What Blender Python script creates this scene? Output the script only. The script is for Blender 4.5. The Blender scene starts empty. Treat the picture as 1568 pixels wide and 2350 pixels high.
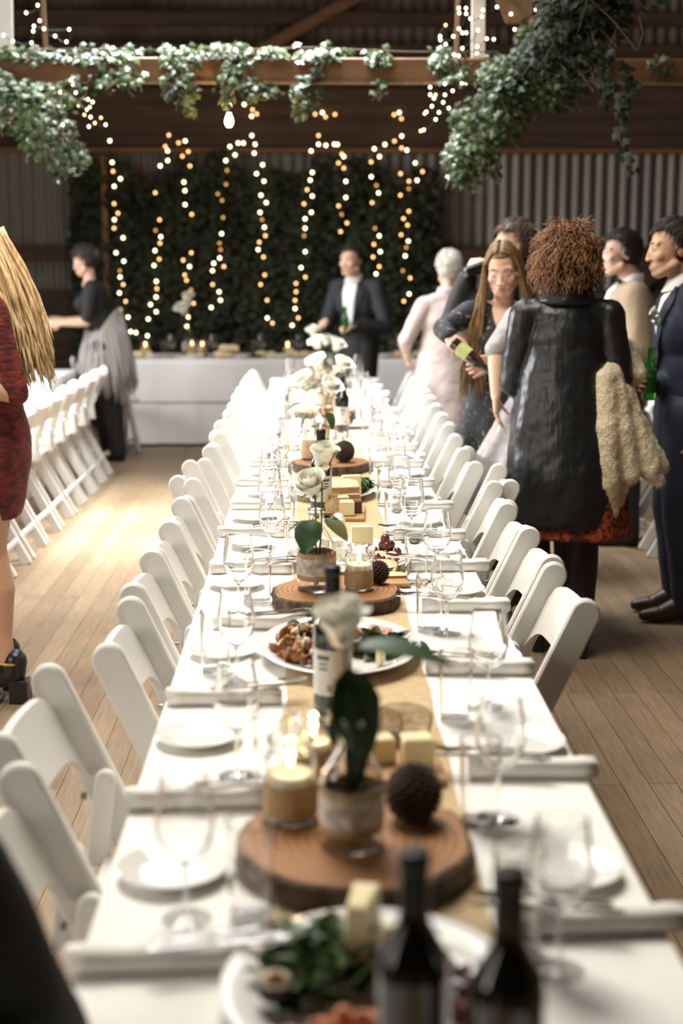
import bpy, math, random
from mathutils import Vector, Matrix, Euler, noise
from mathutils.bvhtree import BVHTree

random.seed(7)
C = bpy.context.scene.collection
SC = bpy.context.scene
PI = math.pi
V = Vector

# ------------------------------------------------------------------ camera
cam_d = bpy.data.cameras.new('camera')
cam = bpy.data.objects.new('camera', cam_d)
C.objects.link(cam)
cam.location = (0, 0, 1.62)
cam.rotation_euler = (math.radians(80.0), 0, math.radians(-1.19))
cam_d.sensor_width = 36
cam_d.lens = 50
cam_d.clip_start = .02
cam_d.dof.use_dof = True
cam_d.dof.focus_distance = 4.3
cam_d.dof.aperture_fstop = 2.2
SC.camera = cam

# ------------------------------------------------------------------ light
SC.view_settings.view_transform = 'Standard'
SC.view_settings.look = 'None'
SC.view_settings.exposure = 0.0
SC.view_settings.gamma = 1
SC.view_settings.use_curve_mapping = False
SC.cycles.use_denoising = True
SC.cycles.sample_clamp_indirect = 6

w = bpy.data.worlds.new('world')
SC.world = w
w.use_nodes = True
bg = w.node_tree.nodes['Background']
bg.inputs[0].default_value = (1.0, .93, .84, 1)
bg.inputs[1].default_value = .17


def area(name, loc, target, sx, sy, power, col, spread=180):
    d = bpy.data.lights.new(name, 'AREA')
    d.shape = 'RECTANGLE'
    d.size, d.size_y = sx, sy
    d.energy = power
    d.color = col
    d.spread = math.radians(spread)
    o = bpy.data.objects.new(name, d)
    C.objects.link(o)
    o.location = loc
    o.rotation_euler = (V(target) - V(loc)).to_track_quat('-Z', 'Y').to_euler()
    return o


# daylight from roof lights over the middle of the hall, with added fill lights for the near fronts and the aisle
area('skylight_mid', (-1.3, 8.6, 4.9), (-1.1, 8.2, 0), 3.0, 4.2, 225, (.95, .97, 1.0), 130)
area('skylight_near', (-.6, 4.3, 4.7), (.1, 3.7, 0), 2.2, 2.6, 195, (1.0, .94, .84), 140)
area('camera_side_fill', (-4.6, 1.2, 2.2), (.3, 5.5, .8), 2.4, 2.4, 105, (1.0, .93, .84), 160)  # unseen fill light added from the camera side to brighten facing surfaces
area('aisle_fill', (-1.9, 9.0, 4.9), (-1.45, 8.8, 0), 1.1, 4.4, 370, (.95, .98, 1.0), 52)  # extra narrow overhead light added to brighten the aisle floor
area('side_window', (-5.9, 8.6, 2.5), (0, 8.2, .2), 3.4, 1.9, 320, (.97, .98, 1.0), 105)

# ------------------------------------------------------------------ materials
MATS = {}


def M(name, col, rough=.6, metal=0, col2=None, nscale=8, bump=0, bscale=80, trans=0, ior=1.45,
      emit=None, estr=0, sss=0, sheen=0, coat=0, stretch=(1, 1, 1), contrast=(.35, .65), alpha=1, spec=.5):
    m = bpy.data.materials.new(name)
    m.use_nodes = True
    nt = m.node_tree
    n, l = nt.nodes, nt.links
    p = n['Principled BSDF']
    p.inputs['Base Color'].default_value = (*col, 1)
    p.inputs['Roughness'].default_value = rough
    p.inputs['Metallic'].default_value = metal
    p.inputs['IOR'].default_value = ior
    p.inputs['Transmission Weight'].default_value = trans
    p.inputs['Sheen Weight'].default_value = sheen
    p.inputs['Coat Weight'].default_value = coat
    p.inputs['Specular IOR Level'].default_value = spec
    if sss:
        p.inputs['Subsurface Weight'].default_value = sss
        p.inputs['Subsurface Radius'].default_value = (.02, .008, .004)
    if emit:
        p.inputs['Emission Color'].default_value = (*emit, 1)
        p.inputs['Emission Strength'].default_value = estr
    if col2 or bump:
        tc = n.new('ShaderNodeTexCoord')
        mp = n.new('ShaderNodeMapping')
        mp.inputs['Scale'].default_value = stretch
        l.new(tc.outputs['Object'], mp.inputs['Vector'])
    if col2:
        t = n.new('ShaderNodeTexNoise')
        t.inputs['Scale'].default_value = nscale
        t.inputs['Detail'].default_value = 5
        l.new(mp.outputs[0], t.inputs['Vector'])
        r = n.new('ShaderNodeValToRGB')
        r.color_ramp.elements[0].position, r.color_ramp.elements[1].position = contrast
        r.color_ramp.elements[0].color = (*col, 1)
        r.color_ramp.elements[1].color = (*col2, 1)
        l.new(t.outputs[0], r.inputs[0])
        l.new(r.outputs[0], p.inputs['Base Color'])
    if bump:
        t = n.new('ShaderNodeTexNoise')
        t.inputs['Scale'].default_value = bscale
        t.inputs['Detail'].default_value = 4
        l.new(mp.outputs[0], t.inputs['Vector'])
        b = n.new('ShaderNodeBump')
        b.inputs['Strength'].default_value = bump
        b.inputs['Distance'].default_value = .01
        l.new(t.outputs[0], b.inputs['Height'])
        l.new(b.outputs[0], p.inputs['Normal'])
    MATS[name] = m
    return m


def floor_material():
    m = M('floor_boards', (.4, .3, .2), .5)
    nt = m.node_tree
    n, l = nt.nodes, nt.links
    p = n['Principled BSDF']
    tc = n.new('ShaderNodeTexCoord')
    sep = n.new('ShaderNodeSeparateXYZ')
    l.new(tc.outputs['Object'], sep.inputs[0])
    cmb = n.new('ShaderNodeCombineXYZ')
    l.new(sep.outputs[1], cmb.inputs[0])
    l.new(sep.outputs[0], cmb.inputs[1])
    br = n.new('ShaderNodeTexBrick')
    br.inputs['Scale'].default_value = 1
    br.inputs['Brick Width'].default_value = 2.6
    br.inputs['Row Height'].default_value = .088
    br.inputs['Mortar Size'].default_value = .0016
    br.inputs['Mortar Smooth'].default_value = .3
    br.inputs['Bias'].default_value = -.1
    br.offset = .37
    br.inputs['Color1'].default_value = (.215, .145, .083, 1)
    br.inputs['Color2'].default_value = (.285, .20, .122, 1)
    br.inputs['Mortar'].default_value = (.06, .038, .02, 1)
    l.new(cmb.outputs[0], br.inputs['Vector'])
    # grain
    mp = n.new('ShaderNodeMapping')
    mp.inputs['Scale'].default_value = (30, 2.2, 1)
    l.new(tc.outputs['Object'], mp.inputs[0])
    g = n.new('ShaderNodeTexNoise')
    g.inputs['Scale'].default_value = 3
    g.inputs['Detail'].default_value = 6
    l.new(mp.outputs[0], g.inputs['Vector'])
    gr = n.new('ShaderNodeMapRange')
    gr.inputs[1].default_value, gr.inputs[2].default_value = .3, .75
    gr.inputs[3].default_value, gr.inputs[4].default_value = .72, 1.12
    l.new(g.outputs[0], gr.inputs[0])
    # worn blotches
    bl = n.new('ShaderNodeTexNoise')
    bl.inputs['Scale'].default_value = 1.7
    bl.inputs['Detail'].default_value = 5
    l.new(tc.outputs['Object'], bl.inputs['Vector'])
    blr = n.new('ShaderNodeMapRange')
    blr.inputs[1].default_value, blr.inputs[2].default_value = .3, .7
    blr.inputs[3].default_value, blr.inputs[4].default_value = .82, 1.15
    l.new(bl.outputs[0], blr.inputs[0])
    mul = n.new('ShaderNodeMath')
    mul.operation = 'MULTIPLY'
    l.new(gr.outputs[0], mul.inputs[0])
    l.new(blr.outputs[0], mul.inputs[1])

    def math2(op, a, b=None):
        q = n.new('ShaderNodeMath')
        q.operation = op
        for i, s in enumerate((a, b)):
            if s is None:
                continue
            if isinstance(s, (int, float)):
                q.inputs[i].default_value = s
            else:
                l.new(s, q.inputs[i])
        return q.outputs[0]
    # nail heads: two per board every 0.55 m
    fx = math2('FRACT', math2('DIVIDE', sep.outputs[0], .044))
    dx = math2('MULTIPLY', math2('SUBTRACT', fx, .5), .044)
    fy = math2('FRACT', math2('DIVIDE', sep.outputs[1], .55))
    dy = math2('MULTIPLY', math2('SUBTRACT', fy, .5), .55)
    d2 = math2('ADD', math2('MULTIPLY', dx, dx), math2('MULTIPLY', dy, dy))
    nail = math2('LESS_THAN', d2, .0000085)
    keep = math2('SUBTRACT', 1.0, math2('MULTIPLY', nail, .75))
    fac = math2('MULTIPLY', mul.outputs[0], keep)
    vm = n.new('ShaderNodeVectorMath')
    vm.operation = 'SCALE'
    l.new(br.outputs['Color'], vm.inputs[0])
    l.new(fac, vm.inputs['Scale'])
    l.new(vm.outputs[0], p.inputs['Base Color'])
    rr = n.new('ShaderNodeMapRange')
    rr.inputs[3].default_value, rr.inputs[4].default_value = .38, .62
    l.new(bl.outputs[0], rr.inputs[0])
    l.new(rr.outputs[0], p.inputs['Roughness'])
    b = n.new('ShaderNodeBump')
    b.inputs['Strength'].default_value = .25
    b.inputs['Distance'].default_value = .004
    l.new(br.outputs['Fac'], b.inputs['Height'])
    b.invert = True
    l.new(b.outputs[0], p.inputs['Normal'])
    return m


def wood_slice_material():
    m = M('cut_wood', (.4, .2, .08), .6)
    nt = m.node_tree
    n, l = nt.nodes, nt.links
    p = n['Principled BSDF']
    tc = n.new('ShaderNodeTexCoord')
    wv = n.new('ShaderNodeTexWave')
    wv.wave_type = 'RINGS'
    wv.rings_direction = 'Z'
    wv.inputs['Scale'].default_value = 22
    wv.inputs['Distortion'].default_value = 3.5
    wv.inputs['Detail'].default_value = 3
    wv.inputs['Detail Scale'].default_value = 1.5
    l.new(tc.outputs['Object'], wv.inputs['Vector'])
    r = n.new('ShaderNodeValToRGB')
    r.color_ramp.elements[0].color = (.235, .095, .028, 1)
    r.color_ramp.elements[1].color = (.38, .18, .064, 1)
    l.new(wv.outputs[0], r.inputs[0])
    l.new(r.outputs[0], p.inputs['Base Color'])
    return m


M('white_resin', (.72, .70, .66), .38)
M('white_cloth', (.84, .82, .78), .85, bump=.08, bscale=35)
M('napkin_cloth', (.83, .80, .75), .9, bump=.15, bscale=300)
M('burlap_runner', (.50, .36, .20), .9, col2=(.60, .45, .27), nscale=60, bump=.4, bscale=400)
M('china', (.86, .85, .82), .08, coat=.6)
M('glass', (1, 1, 1), .0, trans=1, ior=1.46)
M('bottle_black', (.010, .010, .009), .1, coat=.8)
M('bottle_foil', (.014, .013, .013), .3)
M('gold_foil', (.45, .30, .08), .35, metal=.6)
M('paper_label', (.72, .69, .64), .7, col2=(.60, .57, .52), nscale=12)
M('label_print', (.10, .09, .08), .7)
M('beer_glass', (.06, .32, .04), .05, trans=.85, ior=1.5)
M('steel', (.62, .60, .57), .18, metal=1)
floor_material()
wood_slice_material()
M('bark', (.045, .030, .020), .95, col2=(.15, .10, .065), nscale=14, bump=1, bscale=40, stretch=(3, 3, 1))
M('hessian', (.42, .27, .13), .95, col2=(.55, .38, .20), nscale=120, bump=.6, bscale=300)
M('lace', (.70, .66, .60), .9, col2=(.36, .30, .24), nscale=55, bump=.4, bscale=120)
M('wax', (.95, .80, .58), .5, sss=.6)
M('flame', (1, .8, .4), .5, emit=(1.0, .62, .24), estr=42)
M('wick', (.03, .02, .02), .9)
M('cone_scale', (.035, .022, .014), .8, col2=(.075, .048, .03), nscale=30)
M('rose_petal', (.90, .88, .76), .55, sss=.35, col2=(.93, .92, .84), nscale=10)
M('rose_bud_green', (.30, .38, .16), .6)
M('leaf_dark', (.020, .050, .016), .4, col2=(.045, .095, .03), nscale=18)
M('leaf_olive', (.20, .18, .06), .45, col2=(.12, .14, .05), nscale=18)
M('stem_green', (.08, .12, .04), .6)
M('ivy_leaf', (.018, .034, .010), .4, col2=(.10, .145, .05), nscale=5)
M('ivy_dark', (.013, .019, .009), .5, col2=(.032, .040, .019), nscale=3, spec=.3)
M('vine_stem', (.13, .09, .05), .8)
M('bread', (.62, .46, .26), .9, col2=(.74, .60, .40), nscale=40, bump=.5, bscale=90)
M('crust', (.36, .19, .07), .8, col2=(.48, .28, .11), nscale=18)
M('cheese', (.78, .66, .36), .5, col2=(.82, .72, .46), nscale=14)
M('cheese_rind', (.66, .52, .26), .7)
M('blue_cheese', (.76, .72, .58), .6, col2=(.42, .46, .34), nscale=70, contrast=(.5, .62))
M('grape', (.085, .018, .018), .22, col2=(.15, .04, .035), nscale=30)
M('ham', (.48, .13, .06), .45, col2=(.62, .26, .12), nscale=25)
M('salami', (.38, .07, .05), .5, col2=(.62, .30, .24), nscale=90)
M('salad', (.035, .075, .018), .45, col2=(.10, .15, .05), nscale=25)
M('roast_veg', (.36, .14, .03), .4, col2=(.13, .045, .02), nscale=25)
M('fig_flesh', (.60, .26, .14), .5, col2=(.80, .68, .48), nscale=10)
M('fig_skin', (.035, .02, .03), .5)
M('onion_white', (.72, .66, .50), .4)
M('board_wood', (.46, .27, .11), .6, col2=(.36, .20, .08), nscale=5, stretch=(1, 8, 8))
M('dark_brownie', (.09, .045, .025), .8, bump=.5)
M('wall_metal', (.27, .245, .215), .5, metal=.25, col2=(.18, .16, .14), nscale=2.2, stretch=(1, 1, .25))
M('rusty_metal', (.20, .15, .11), .65, col2=(.075, .05, .034), nscale=1.6)
M('dark_timber', (.10, .055, .032), .7, col2=(.055, .032, .018), nscale=2, stretch=(.4, 4, 8))
M('beam_timber', (.23, .115, .05), .6, col2=(.17, .08, .033), nscale=2.5, stretch=(.4, 5, 8))
M('strut_timber', (.27, .165, .09), .6, col2=(.20, .115, .06), nscale=3, stretch=(6, 6, .5))
M('white_paint', (.74, .71, .66), .6)
M('bulb_white', (1, .9, .7), .4, emit=(1.0, .80, .50), estr=9.5)
M('bulb_amber', (1, .6, .3), .4, emit=(1.0, .52, .20), estr=5.2)
M('bulb_dim', (1, .6, .2), .4, emit=(1.0, .50, .13), estr=1.7)
M('filament', (1, .8, .5), .4, emit=(1.0, .72, .36), estr=55)
M('cable', (.012, .012, .011), .7)
M('skin', (.66, .41, .29), .5, sss=.08)
M('skin_tan', (.56, .32, .20), .5, sss=.06)
M('lip', (.45, .16, .12), .45)
M('eye_white', (.7, .68, .64), .2)
M('iris', (.03, .02, .015), .2)
M('hair_dark', (.014, .010, .008), .6, col2=(.035, .022, .014), nscale=60)
M('hair_brown', (.05, .028, .015), .55, col2=(.10, .055, .028), nscale=60)
M('hair_grey', (.40, .36, .31), .55, col2=(.58, .54, .48), nscale=30)
M('hair_blonde', (.56, .37, .17), .42, col2=(.80, .60, .35), nscale=26, stretch=(4, 4, .5))
M('hair_long_brown', (.085, .045, .020), .45, col2=(.27, .15, .055), nscale=14, stretch=(5, 5, .5))
M('hair_auburn', (.13, .05, .02), .42, col2=(.30, .145, .055), nscale=24)
M('hair_auburn_dark', (.03, .014, .008), .7)
M('suit_black', (.016, .016, .018), .7, bump=.15, bscale=14)
M('suit_navy', (.017, .021, .040), .65, bump=.15, bscale=14)
M('navy_bright', (.03, .06, .22), .5)
M('suit_beige', (.40, .30, .20), .85, col2=(.36, .265, .175), nscale=60, bump=.2, bscale=12)
M('shirt_white', (.80, .78, .75), .8)
M('leather', (.009, .009, .0095), .38, bump=.5, bscale=13, stretch=(2.5, 2.5, .6))
M('red_lace', (.33, .055, .02), .7, col2=(.06, .014, .01), nscale=45, contrast=(.46, .54))
M('burgundy_lace', (.21, .026, .018), .7, col2=(.07, .009, .008), nscale=26, bump=.5, bscale=40, contrast=(.4, .6), stretch=(1, 1, 2.2))
M('tights', (.022, .014, .011), .5)
M('black_cloth', (.012, .012, .012), .75)
M('floral_black', (.014, .014, .016), .7, col2=(.26, .24, .24), nscale=55, contrast=(.62, .68))
M('pink_cloth', (.42, .335, .31), .75, bump=.1, bscale=9)
M('silver_cloth', (.30, .27, .27), .45, col2=(.40, .37, .37), nscale=30)
M('fringe_grey', (.52, .48, .46), .8, col2=(.30, .27, .26), nscale=30, stretch=(14, 14, 1))
M('fur', (.62, .49, .30), .95, sheen=.6, col2=(.76, .64, .44), nscale=45, bump=1, bscale=110)
M('shoe_black', (.012, .011, .011), .3)
M('shoe_brown', (.06, .032, .02), .35)
M('bottle_brown', (.03, .012, .005), .1, coat=.6)
M('label_lime', (.42, .46, .16), .6)


# ------------------------------------------------------------------ mesh helpers
class MB:
    def __init__(s):
        s.v, s.f = [], []

    def add(s, vs, fs, T=None):
        o = len(s.v)
        s.v += [tuple(T @ V(p)) if T else tuple(p) for p in vs]
        s.f += [tuple(i + o for i in f) for f in fs]
        return s

    def box(s, c, d, T=None, ch=0):
        x, y, z = d[0] / 2, d[1] / 2, d[2] / 2
        if not ch:
            vs = [(c[0] + a * x, c[1] + b * y, c[2] + e * z) for e in (-1, 1) for b in (-1, 1) for a in (-1, 1)]
            return s.add(vs, [(0, 2, 3, 1), (4, 5, 7, 6), (0, 1, 5, 4), (2, 6, 7, 3), (0, 4, 6, 2), (1, 3, 7, 5)], T)
        p = [(-x, -y), (x, -y), (x, y), (-x, y)]
        return s.prism([(c[0] + a, c[1] + b) for a, b in p], c[2] - z, c[2] + z, T, ch)

    def prism(s, poly, z0, z1, T=None, ch=0):
        """extrude polygon (xy, counter-clockwise) from z0 to z1 with a chamfer"""
        n = len(poly)

        def inset(d):
            out = []
            for i in range(n):
                a, b, c = V(poly[i - 1]), V(poly[i]), V(poly[(i + 1) % n])
                e1, e2 = (b - a), (c - b)
                if e1.length < 1e-9 or e2.length < 1e-9:
                    out.append(tuple(b))
                    continue
                e1.normalize()
                e2.normalize()
                m = V((-e1.y, e1.x)) + V((-e2.y, e2.x))
                k = m.length_squared
                out.append(tuple(b + m * (2 * d / k if k > .2 else 0)))
            return out
        if ch:
            q = inset(ch)
            rings = [(q, z0), (poly, z0 + ch), (poly, z1 - ch), (q, z1)]
        else:
            rings = [(poly, z0), (poly, z1)]
        vs = [(p[0], p[1], z) for r, z in rings for p in r]
        fs = [tuple(range(n - 1, -1, -1)), tuple(range((len(rings) - 1) * n, len(rings) * n))]
        for k in range(len(rings) - 1):
            for i in range(n):
                j = (i + 1) % n
                fs.append((k * n + i, k * n + j, (k + 1) * n + j, (k + 1) * n + i))
        return s.add(vs, fs, T)

    def rings(s, rs, cap0=True, cap1=True, T=None):
        n = len(rs[0])
        vs = [p for r in rs for p in r]
        fs = []
        for k in range(len(rs) - 1):
            for i in range(n):
                j = (i + 1) % n
                fs.append((k * n + i, k * n + j, (k + 1) * n + j, (k + 1) * n + i))
        if cap0:
            fs.append(tuple(range(n - 1, -1, -1)))
        if cap1:
            o = (len(rs) - 1) * n
            fs.append(tuple(range(o, o + n)))
        return s.add(vs, fs, T)

    def lathe(s, prof, seg=28, T=None, close=False):
        """prof: (r, z) list; r=0 ends become poles (tiny radius)"""
        q = [prof[0]]
        for (r0, z0), (r1, z1) in zip(prof, prof[1:]):
            L = math.hypot(r1 - r0, z1 - z0)
            if L > .01:
                for f in (.0012 / L, 1 - .0012 / L):
                    q.append((r0 + (r1 - r0) * f, z0 + (z1 - z0) * f))
            q.append((r1, z1))
        prof = q
        rs = [[(max(r, 1e-5) * math.cos(2 * PI * i / seg), max(r, 1e-5) * math.sin(2 * PI * i / seg), z) for i in range(seg)] for r, z in prof]
        if close:
            n = len(rs)
            vs = [p for r in rs for p in r]
            fs = []
            for k in range(n):
                k2 = (k + 1) % n
                for i in range(seg):
                    j = (i + 1) % seg
                    fs.append((k * seg + i, k * seg + j, k2 * seg + j, k2 * seg + i))
            return s.add(vs, fs, T)
        return s.rings(rs, True, True, T)

    def ell(s, c, r, T=None, seg=18, rg=12):
        rs = []
        for k in range(rg + 1):
            a = -PI / 2 + PI * k / rg
            cr = max(math.cos(a), 1e-4)
            rs.append([(c[0] + r[0] * cr * math.cos(2 * PI * i / seg), c[1] + r[1] * cr * math.sin(2 * PI * i / seg), c[2] + r[2] * math.sin(a)) for i in range(seg)])
        return s.rings(rs, True, True, T)

    def tube(s, path, rad, seg=8, T=None, round_=False):
        path = [V(p) for p in path]
        n = len(path)
        if not isinstance(rad, (list, tuple)):
            rad = [rad] * n
        up = None
        rs = []
        for k in range(n):
            d = (path[min(k + 1, n - 1)] - path[max(k - 1, 0)])
            d = d.normalized() if d.length > 1e-9 else V((0, 0, 1))
            if up is None:
                up = V((0, 0, 1)) if abs(d.z) < .9 else V((0, 1, 0))
            a = d.cross(up)
            if a.length < 1e-4:
                a = d.cross(V((1, .1, 0)))
            a.normalize()
            b = a.cross(d).normalized()
            up = b
            rs.append([tuple(path[k] + (a * math.cos(-2 * PI * i / seg) + b * math.sin(-2 * PI * i / seg)) * rad[k]) for i in range(seg)])
        return s.rings(rs, True, True, T)

    def cap(s, p0, r0, p1, r1, seg=14, T=None):
        """tapered capsule"""
        p0, p1 = V(p0), V(p1)
        d = p1 - p0
        L = max(d.length, 1e-6)
        u = d / L
        path, rad = [], []
        for k in range(5):
            a = -PI / 2 + PI / 2 * k / 4
            path.append(p0 + u * r0 * math.sin(a))
            rad.append(max(r0 * math.cos(a), 1e-4))
        for k in range(5):
            a = PI / 2 * k / 4
            path.append(p1 + u * r1 * math.sin(a))
            rad.append(max(r1 * math.cos(a), 1e-4))
        return s.tube(path, rad, seg, T)

    def chain(s, pts, T=None, seg=14):
        for (p, r), (q, t) in zip(pts, pts[1:]):
            s.cap(p, r, q, t, seg, T)
        return s

    def mesh(s, name):
        me = bpy.data.meshes.new(name)
        me.from_pydata(s.v, [], s.f)
        me.update()
        return me

    def build(s, name, mat, parent=None, smooth=True, angle=40):
        me = s.mesh(name)
        return link_mesh(name, me, mat, parent, smooth, angle)


def link_mesh(name, me, mat, parent=None, smooth=True, angle=40):
    me.materials.clear()
    for m in ([mat] if isinstance(mat, str) else mat):
        me.materials.append(MATS[m])
    o = bpy.data.objects.new(name, me)
    C.objects.link(o)
    if parent:
        o.parent = parent
    if smooth:
        me.shade_smooth()
        if angle < 180:
            me.set_sharp_from_angle(angle=math.radians(angle))
    return o


def blob(mb, name, mat, parent=None, voxel=.01, smooth=4, factor=.5, disp=None, build=True):
    """union of overlapping pieces -> one continuous skin"""
    me = mb.mesh(name)
    tmp = bpy.data.objects.new('tmp', me)
    C.objects.link(tmp)
    r = tmp.modifiers.new('r', 'REMESH')
    r.mode = 'VOXEL'
    r.voxel_size = voxel
    if smooth:
        k = tmp.modifiers.new('s', 'SMOOTH')
        k.iterations = smooth
        k.factor = factor
    dg = bpy.context.evaluated_depsgraph_get()
    dg.update()
    out = bpy.data.meshes.new_from_object(tmp.evaluated_get(dg))
    bpy.data.objects.remove(tmp)
    bpy.data.meshes.remove(me)
    out.name = name
    if disp:
        ns = [v.normal.copy() for v in out.vertices]
        for v, nn in zip(out.vertices, ns):
            v.co = v.co + nn * disp(v.co)
        out.update()
    if not build:
        return out
    return link_mesh(name, out, mat, parent, True, 180)


def tag(o, label, cat, group=None, kind=None):
    o['label'] = label
    o['category'] = cat
    if group:
        o['group'] = group
    if kind:
        o['kind'] = kind
    return o


def thing(name, label, cat, loc=(0, 0, 0), rz=0, group=None):
    o = bpy.data.objects.new(name, None)
    o.empty_display_size = .05
    C.objects.link(o)
    o.location = loc
    o.rotation_euler = (0, 0, rz)
    return tag(o, label, cat, group)


def single(name, mb, mat, label, cat, loc=(0, 0, 0), rz=0, group=None, smooth=True, angle=40, kind=None):
    o = mb.build(name, mat, None, smooth, angle)
    o.location = loc
    o.rotation_euler = (0, 0, rz)
    return tag(o, label, cat, group, kind)


def struct(name, mb, mat, smooth=False):
    o = mb.build(name, mat, None, smooth)
    o['kind'] = 'structure'
    return o


def dup(root, loc, rz=0, label=None, group=None, scale=None):
    r = root.copy()
    C.objects.link(r)
    r.location = loc
    r.rotation_euler = (0, 0, rz)
    if label:
        r['label'] = label
    if group:
        r['group'] = group
    if scale:
        r.scale = (scale,) * 3
    for ch in list(root.children):
        c = ch.copy()
        C.objects.link(c)
        c.parent = r
        for g in list(ch.children):
            d = g.copy()
            C.objects.link(d)
            d.parent = c
    return r


class Kind:
    """first placing builds the thing, later ones copy it"""

    def __init__(s, fn):
        s.fn, s.root = fn, None

    def place(s, loc, rz, label, group=None, scale=None):
        if s.root is None:
            s.root = s.fn(label, loc, rz, group)
            if scale:
                s.root.scale = (scale,) * 3
            return s.root
        return dup(s.root, loc, rz, label, group, scale or 1)


ORD = 'first second third fourth fifth sixth seventh eighth ninth tenth eleventh twelfth thirteenth fourteenth fifteenth sixteenth seventeenth eighteenth nineteenth twentieth'.split()
rnd = random.uniform

# ------------------------------------------------------------------ the hall
struct('floor', MB().box((0, 6, -.05), (13, 18.6, .1)), 'floor_boards')


def corrugated(x0, x1, z0, z1, y, wl=.118, amp=.016):
    n = int((x1 - x0) / wl * 8)
    top, bot = [], []
    for i in range(n + 1):
        x = x0 + (x1 - x0) * i / n
        yy = y + amp * math.sin(2 * PI * (x - x0) / wl)
        bot.append((x, yy, z0))
        top.append((x, yy, z1))
    m = MB()
    vs = bot + top + [(p[0], p[1] + .03, p[2]) for p in bot] + [(p[0], p[1] + .03, p[2]) for p in top]
    k = n + 1
    fs = []
    for i in range(n):
        fs += [(i, i + 1, k + i + 1, k + i), (2 * k + i + 1, 2 * k + i, 3 * k + i, 3 * k + i + 1)]
    return m.add(vs, fs)


struct('wall_back', corrugated(-6.2, 6.2, 0, 2.70, 14.28), 'wall_metal', True)
struct('wall_back_gable', corrugated(-6.2, 6.2, 3.2, 5.6, 14.42), 'rusty_metal', True)
boards = MB()
for i in range(4):
    boards.box((0, 14.22 + (i % 2) * .008, 2.70 + .14 * i + .068), (12.4, .05, .136))
struct('trim_lining_boards', boards, 'dark_timber')
struct('trim_wall_plate', MB().box((0, 14.17, 2.675), (12.4, .09, .05), ch=.006), 'beam_timber')
struct('trim_upper_rail', MB().box((0, 14.18, 1.69), (12.4, .10, .15), ch=.006), 'dark_timber')
struct('trim_lower_rail', MB().box((0, 14.18, 1.27), (12.4, .10, .14), ch=.006), 'dark_timber')
struct('trim_dado_boards', MB().box((0, 14.21, .58), (12.4, .05, 1.16)), 'dark_timber')
for i, z in enumerate((3.30, 3.62, 3.92, 4.35)):
    struct('trim_girt_%d' % (i + 1), MB().box((0, 14.32, z), (12.4, .10, .13 if i else .09), ch=.006), 'dark_timber')
br = MB()
T = Matrix.Translation((.35, 14.2, 4.05)) @ Matrix.Rotation(math.radians(-28), 4, 'Y')
br.box((0, 0, 0), (2.6, .08, .1), T)
struct('trim_diagonal_brace', br, 'beam_timber')
br = MB()
T = Matrix.Translation((3.9, 14.1, 2.0)) @ Matrix.Rotation(math.radians(-40), 4, 'Y')
br.box((0, 0, 0), (2.6, .1, .2), T)
struct('trim_wall_brace', br, 'dark_timber')
struct('wall_left', corrugated(-3.3, 15.3, 0, 3.6, 0).add([], []), 'wall_metal', True)
wl = bpy.data.objects['wall_left']
wl.rotation_euler = (0, 0, PI / 2)
wl.location = (-6.25, 0, 0)
struct('wall_right', corrugated(-3.3, 15.3, 0, 3.6, 0), 'rusty_metal', True)
wr = bpy.data.objects['wall_right']
wr.rotation_euler = (0, 0, PI / 2)
wr.location = (6.25, 0, 0)
struct('wall_front', MB().box((0, -3.2, 2.8), (12.6, .1, 5.6)), 'dark_timber')
cl = MB()
for sgn in (-1, 1):
    a = math.atan2(2.1, 6.4)
    T = Matrix.Translation((sgn * 3.15, 5.6, 4.6)) @ Matrix.Rotation(sgn * a, 4, 'Y')
    cl.box((0, 0, 0), (6.9, 18.4, .08), T)
struct('ceiling', cl, 'rusty_metal')

# ------------------------------------------------------------------ roof truss across the hall
tr = thing('roof_truss', 'brown timber tie beam with pale posts spanning the hall under trailing ivy', 'beam', (0, 8.0, 2.56))
tr['kind'] = 'structure'
MB().box((0, 0, .075), (12.4, .10, .125), ch=.006).build('tie_beam', 'beam_timber', tr, False)
MB().box((-.1, -.045, .008), (4.5, .03, .014)).build('batten', 'strut_timber', tr, False)


def slanted(p, q, w_, d_):
    p, q = V(p), V(q)
    u = (q - p)
    T = Matrix.Translation((p + q) / 2) @ u.to_track_quat('Z', 'Y').to_matrix().to_4x4()
    return MB().box((0, 0, 0), (w_, d_, u.length), T, ch=.004)


slanted((.905, 0, .14), (.895, 0, 1.9), .05, .07).build('post', 'white_paint', tr, False)
slanted((-1.64, 0, .14), (-1.60, 0, 1.6), .055, .07).build('post', 'white_paint', tr, False)
slanted((.79, .03, .14), (.83, .03, 1.9), .022, .022).build('rod', 'strut_timber', tr, False)
slanted((-1.43, .03, .14), (-1.47, .03, 1.9), .022, .022).build('rod', 'strut_timber', tr, False)
slanted((1.03, -.03, .44), (1.14, -.03, .335), .06, .04).build('strut', 'strut_timber', tr, False)
slanted((1.03, -.03, .44), (.78, -.03, .72), .06, .04).build('strut', 'strut_timber', tr, False)
slanted((1.16, -.02, .14), (1.17, -.02, 1.4), .055, .05).build('strut', 'strut_timber', tr, False)
slanted((-1.37, -.02, 0), (-1.37, -.02, -.30), .05, .05).build('strut', 'white_paint', tr, False)
slanted((-1.75, -.02, -.05), (-1.60, -.02, -.16), .05, .05).build('strut', 'strut_timber', tr, False)
gp = MB()
gp.prism([(1.05, .22), (1.19, .22), (1.19, .75), (.80, .75)], 0, .03, Matrix(((1, 0, 0, 0), (0, 0, -1, -.02), (0, 1, 0, 0.1), (0, 0, 0, 1))))
gp.build('gusset_plate', 'strut_timber', tr, False)

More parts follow.
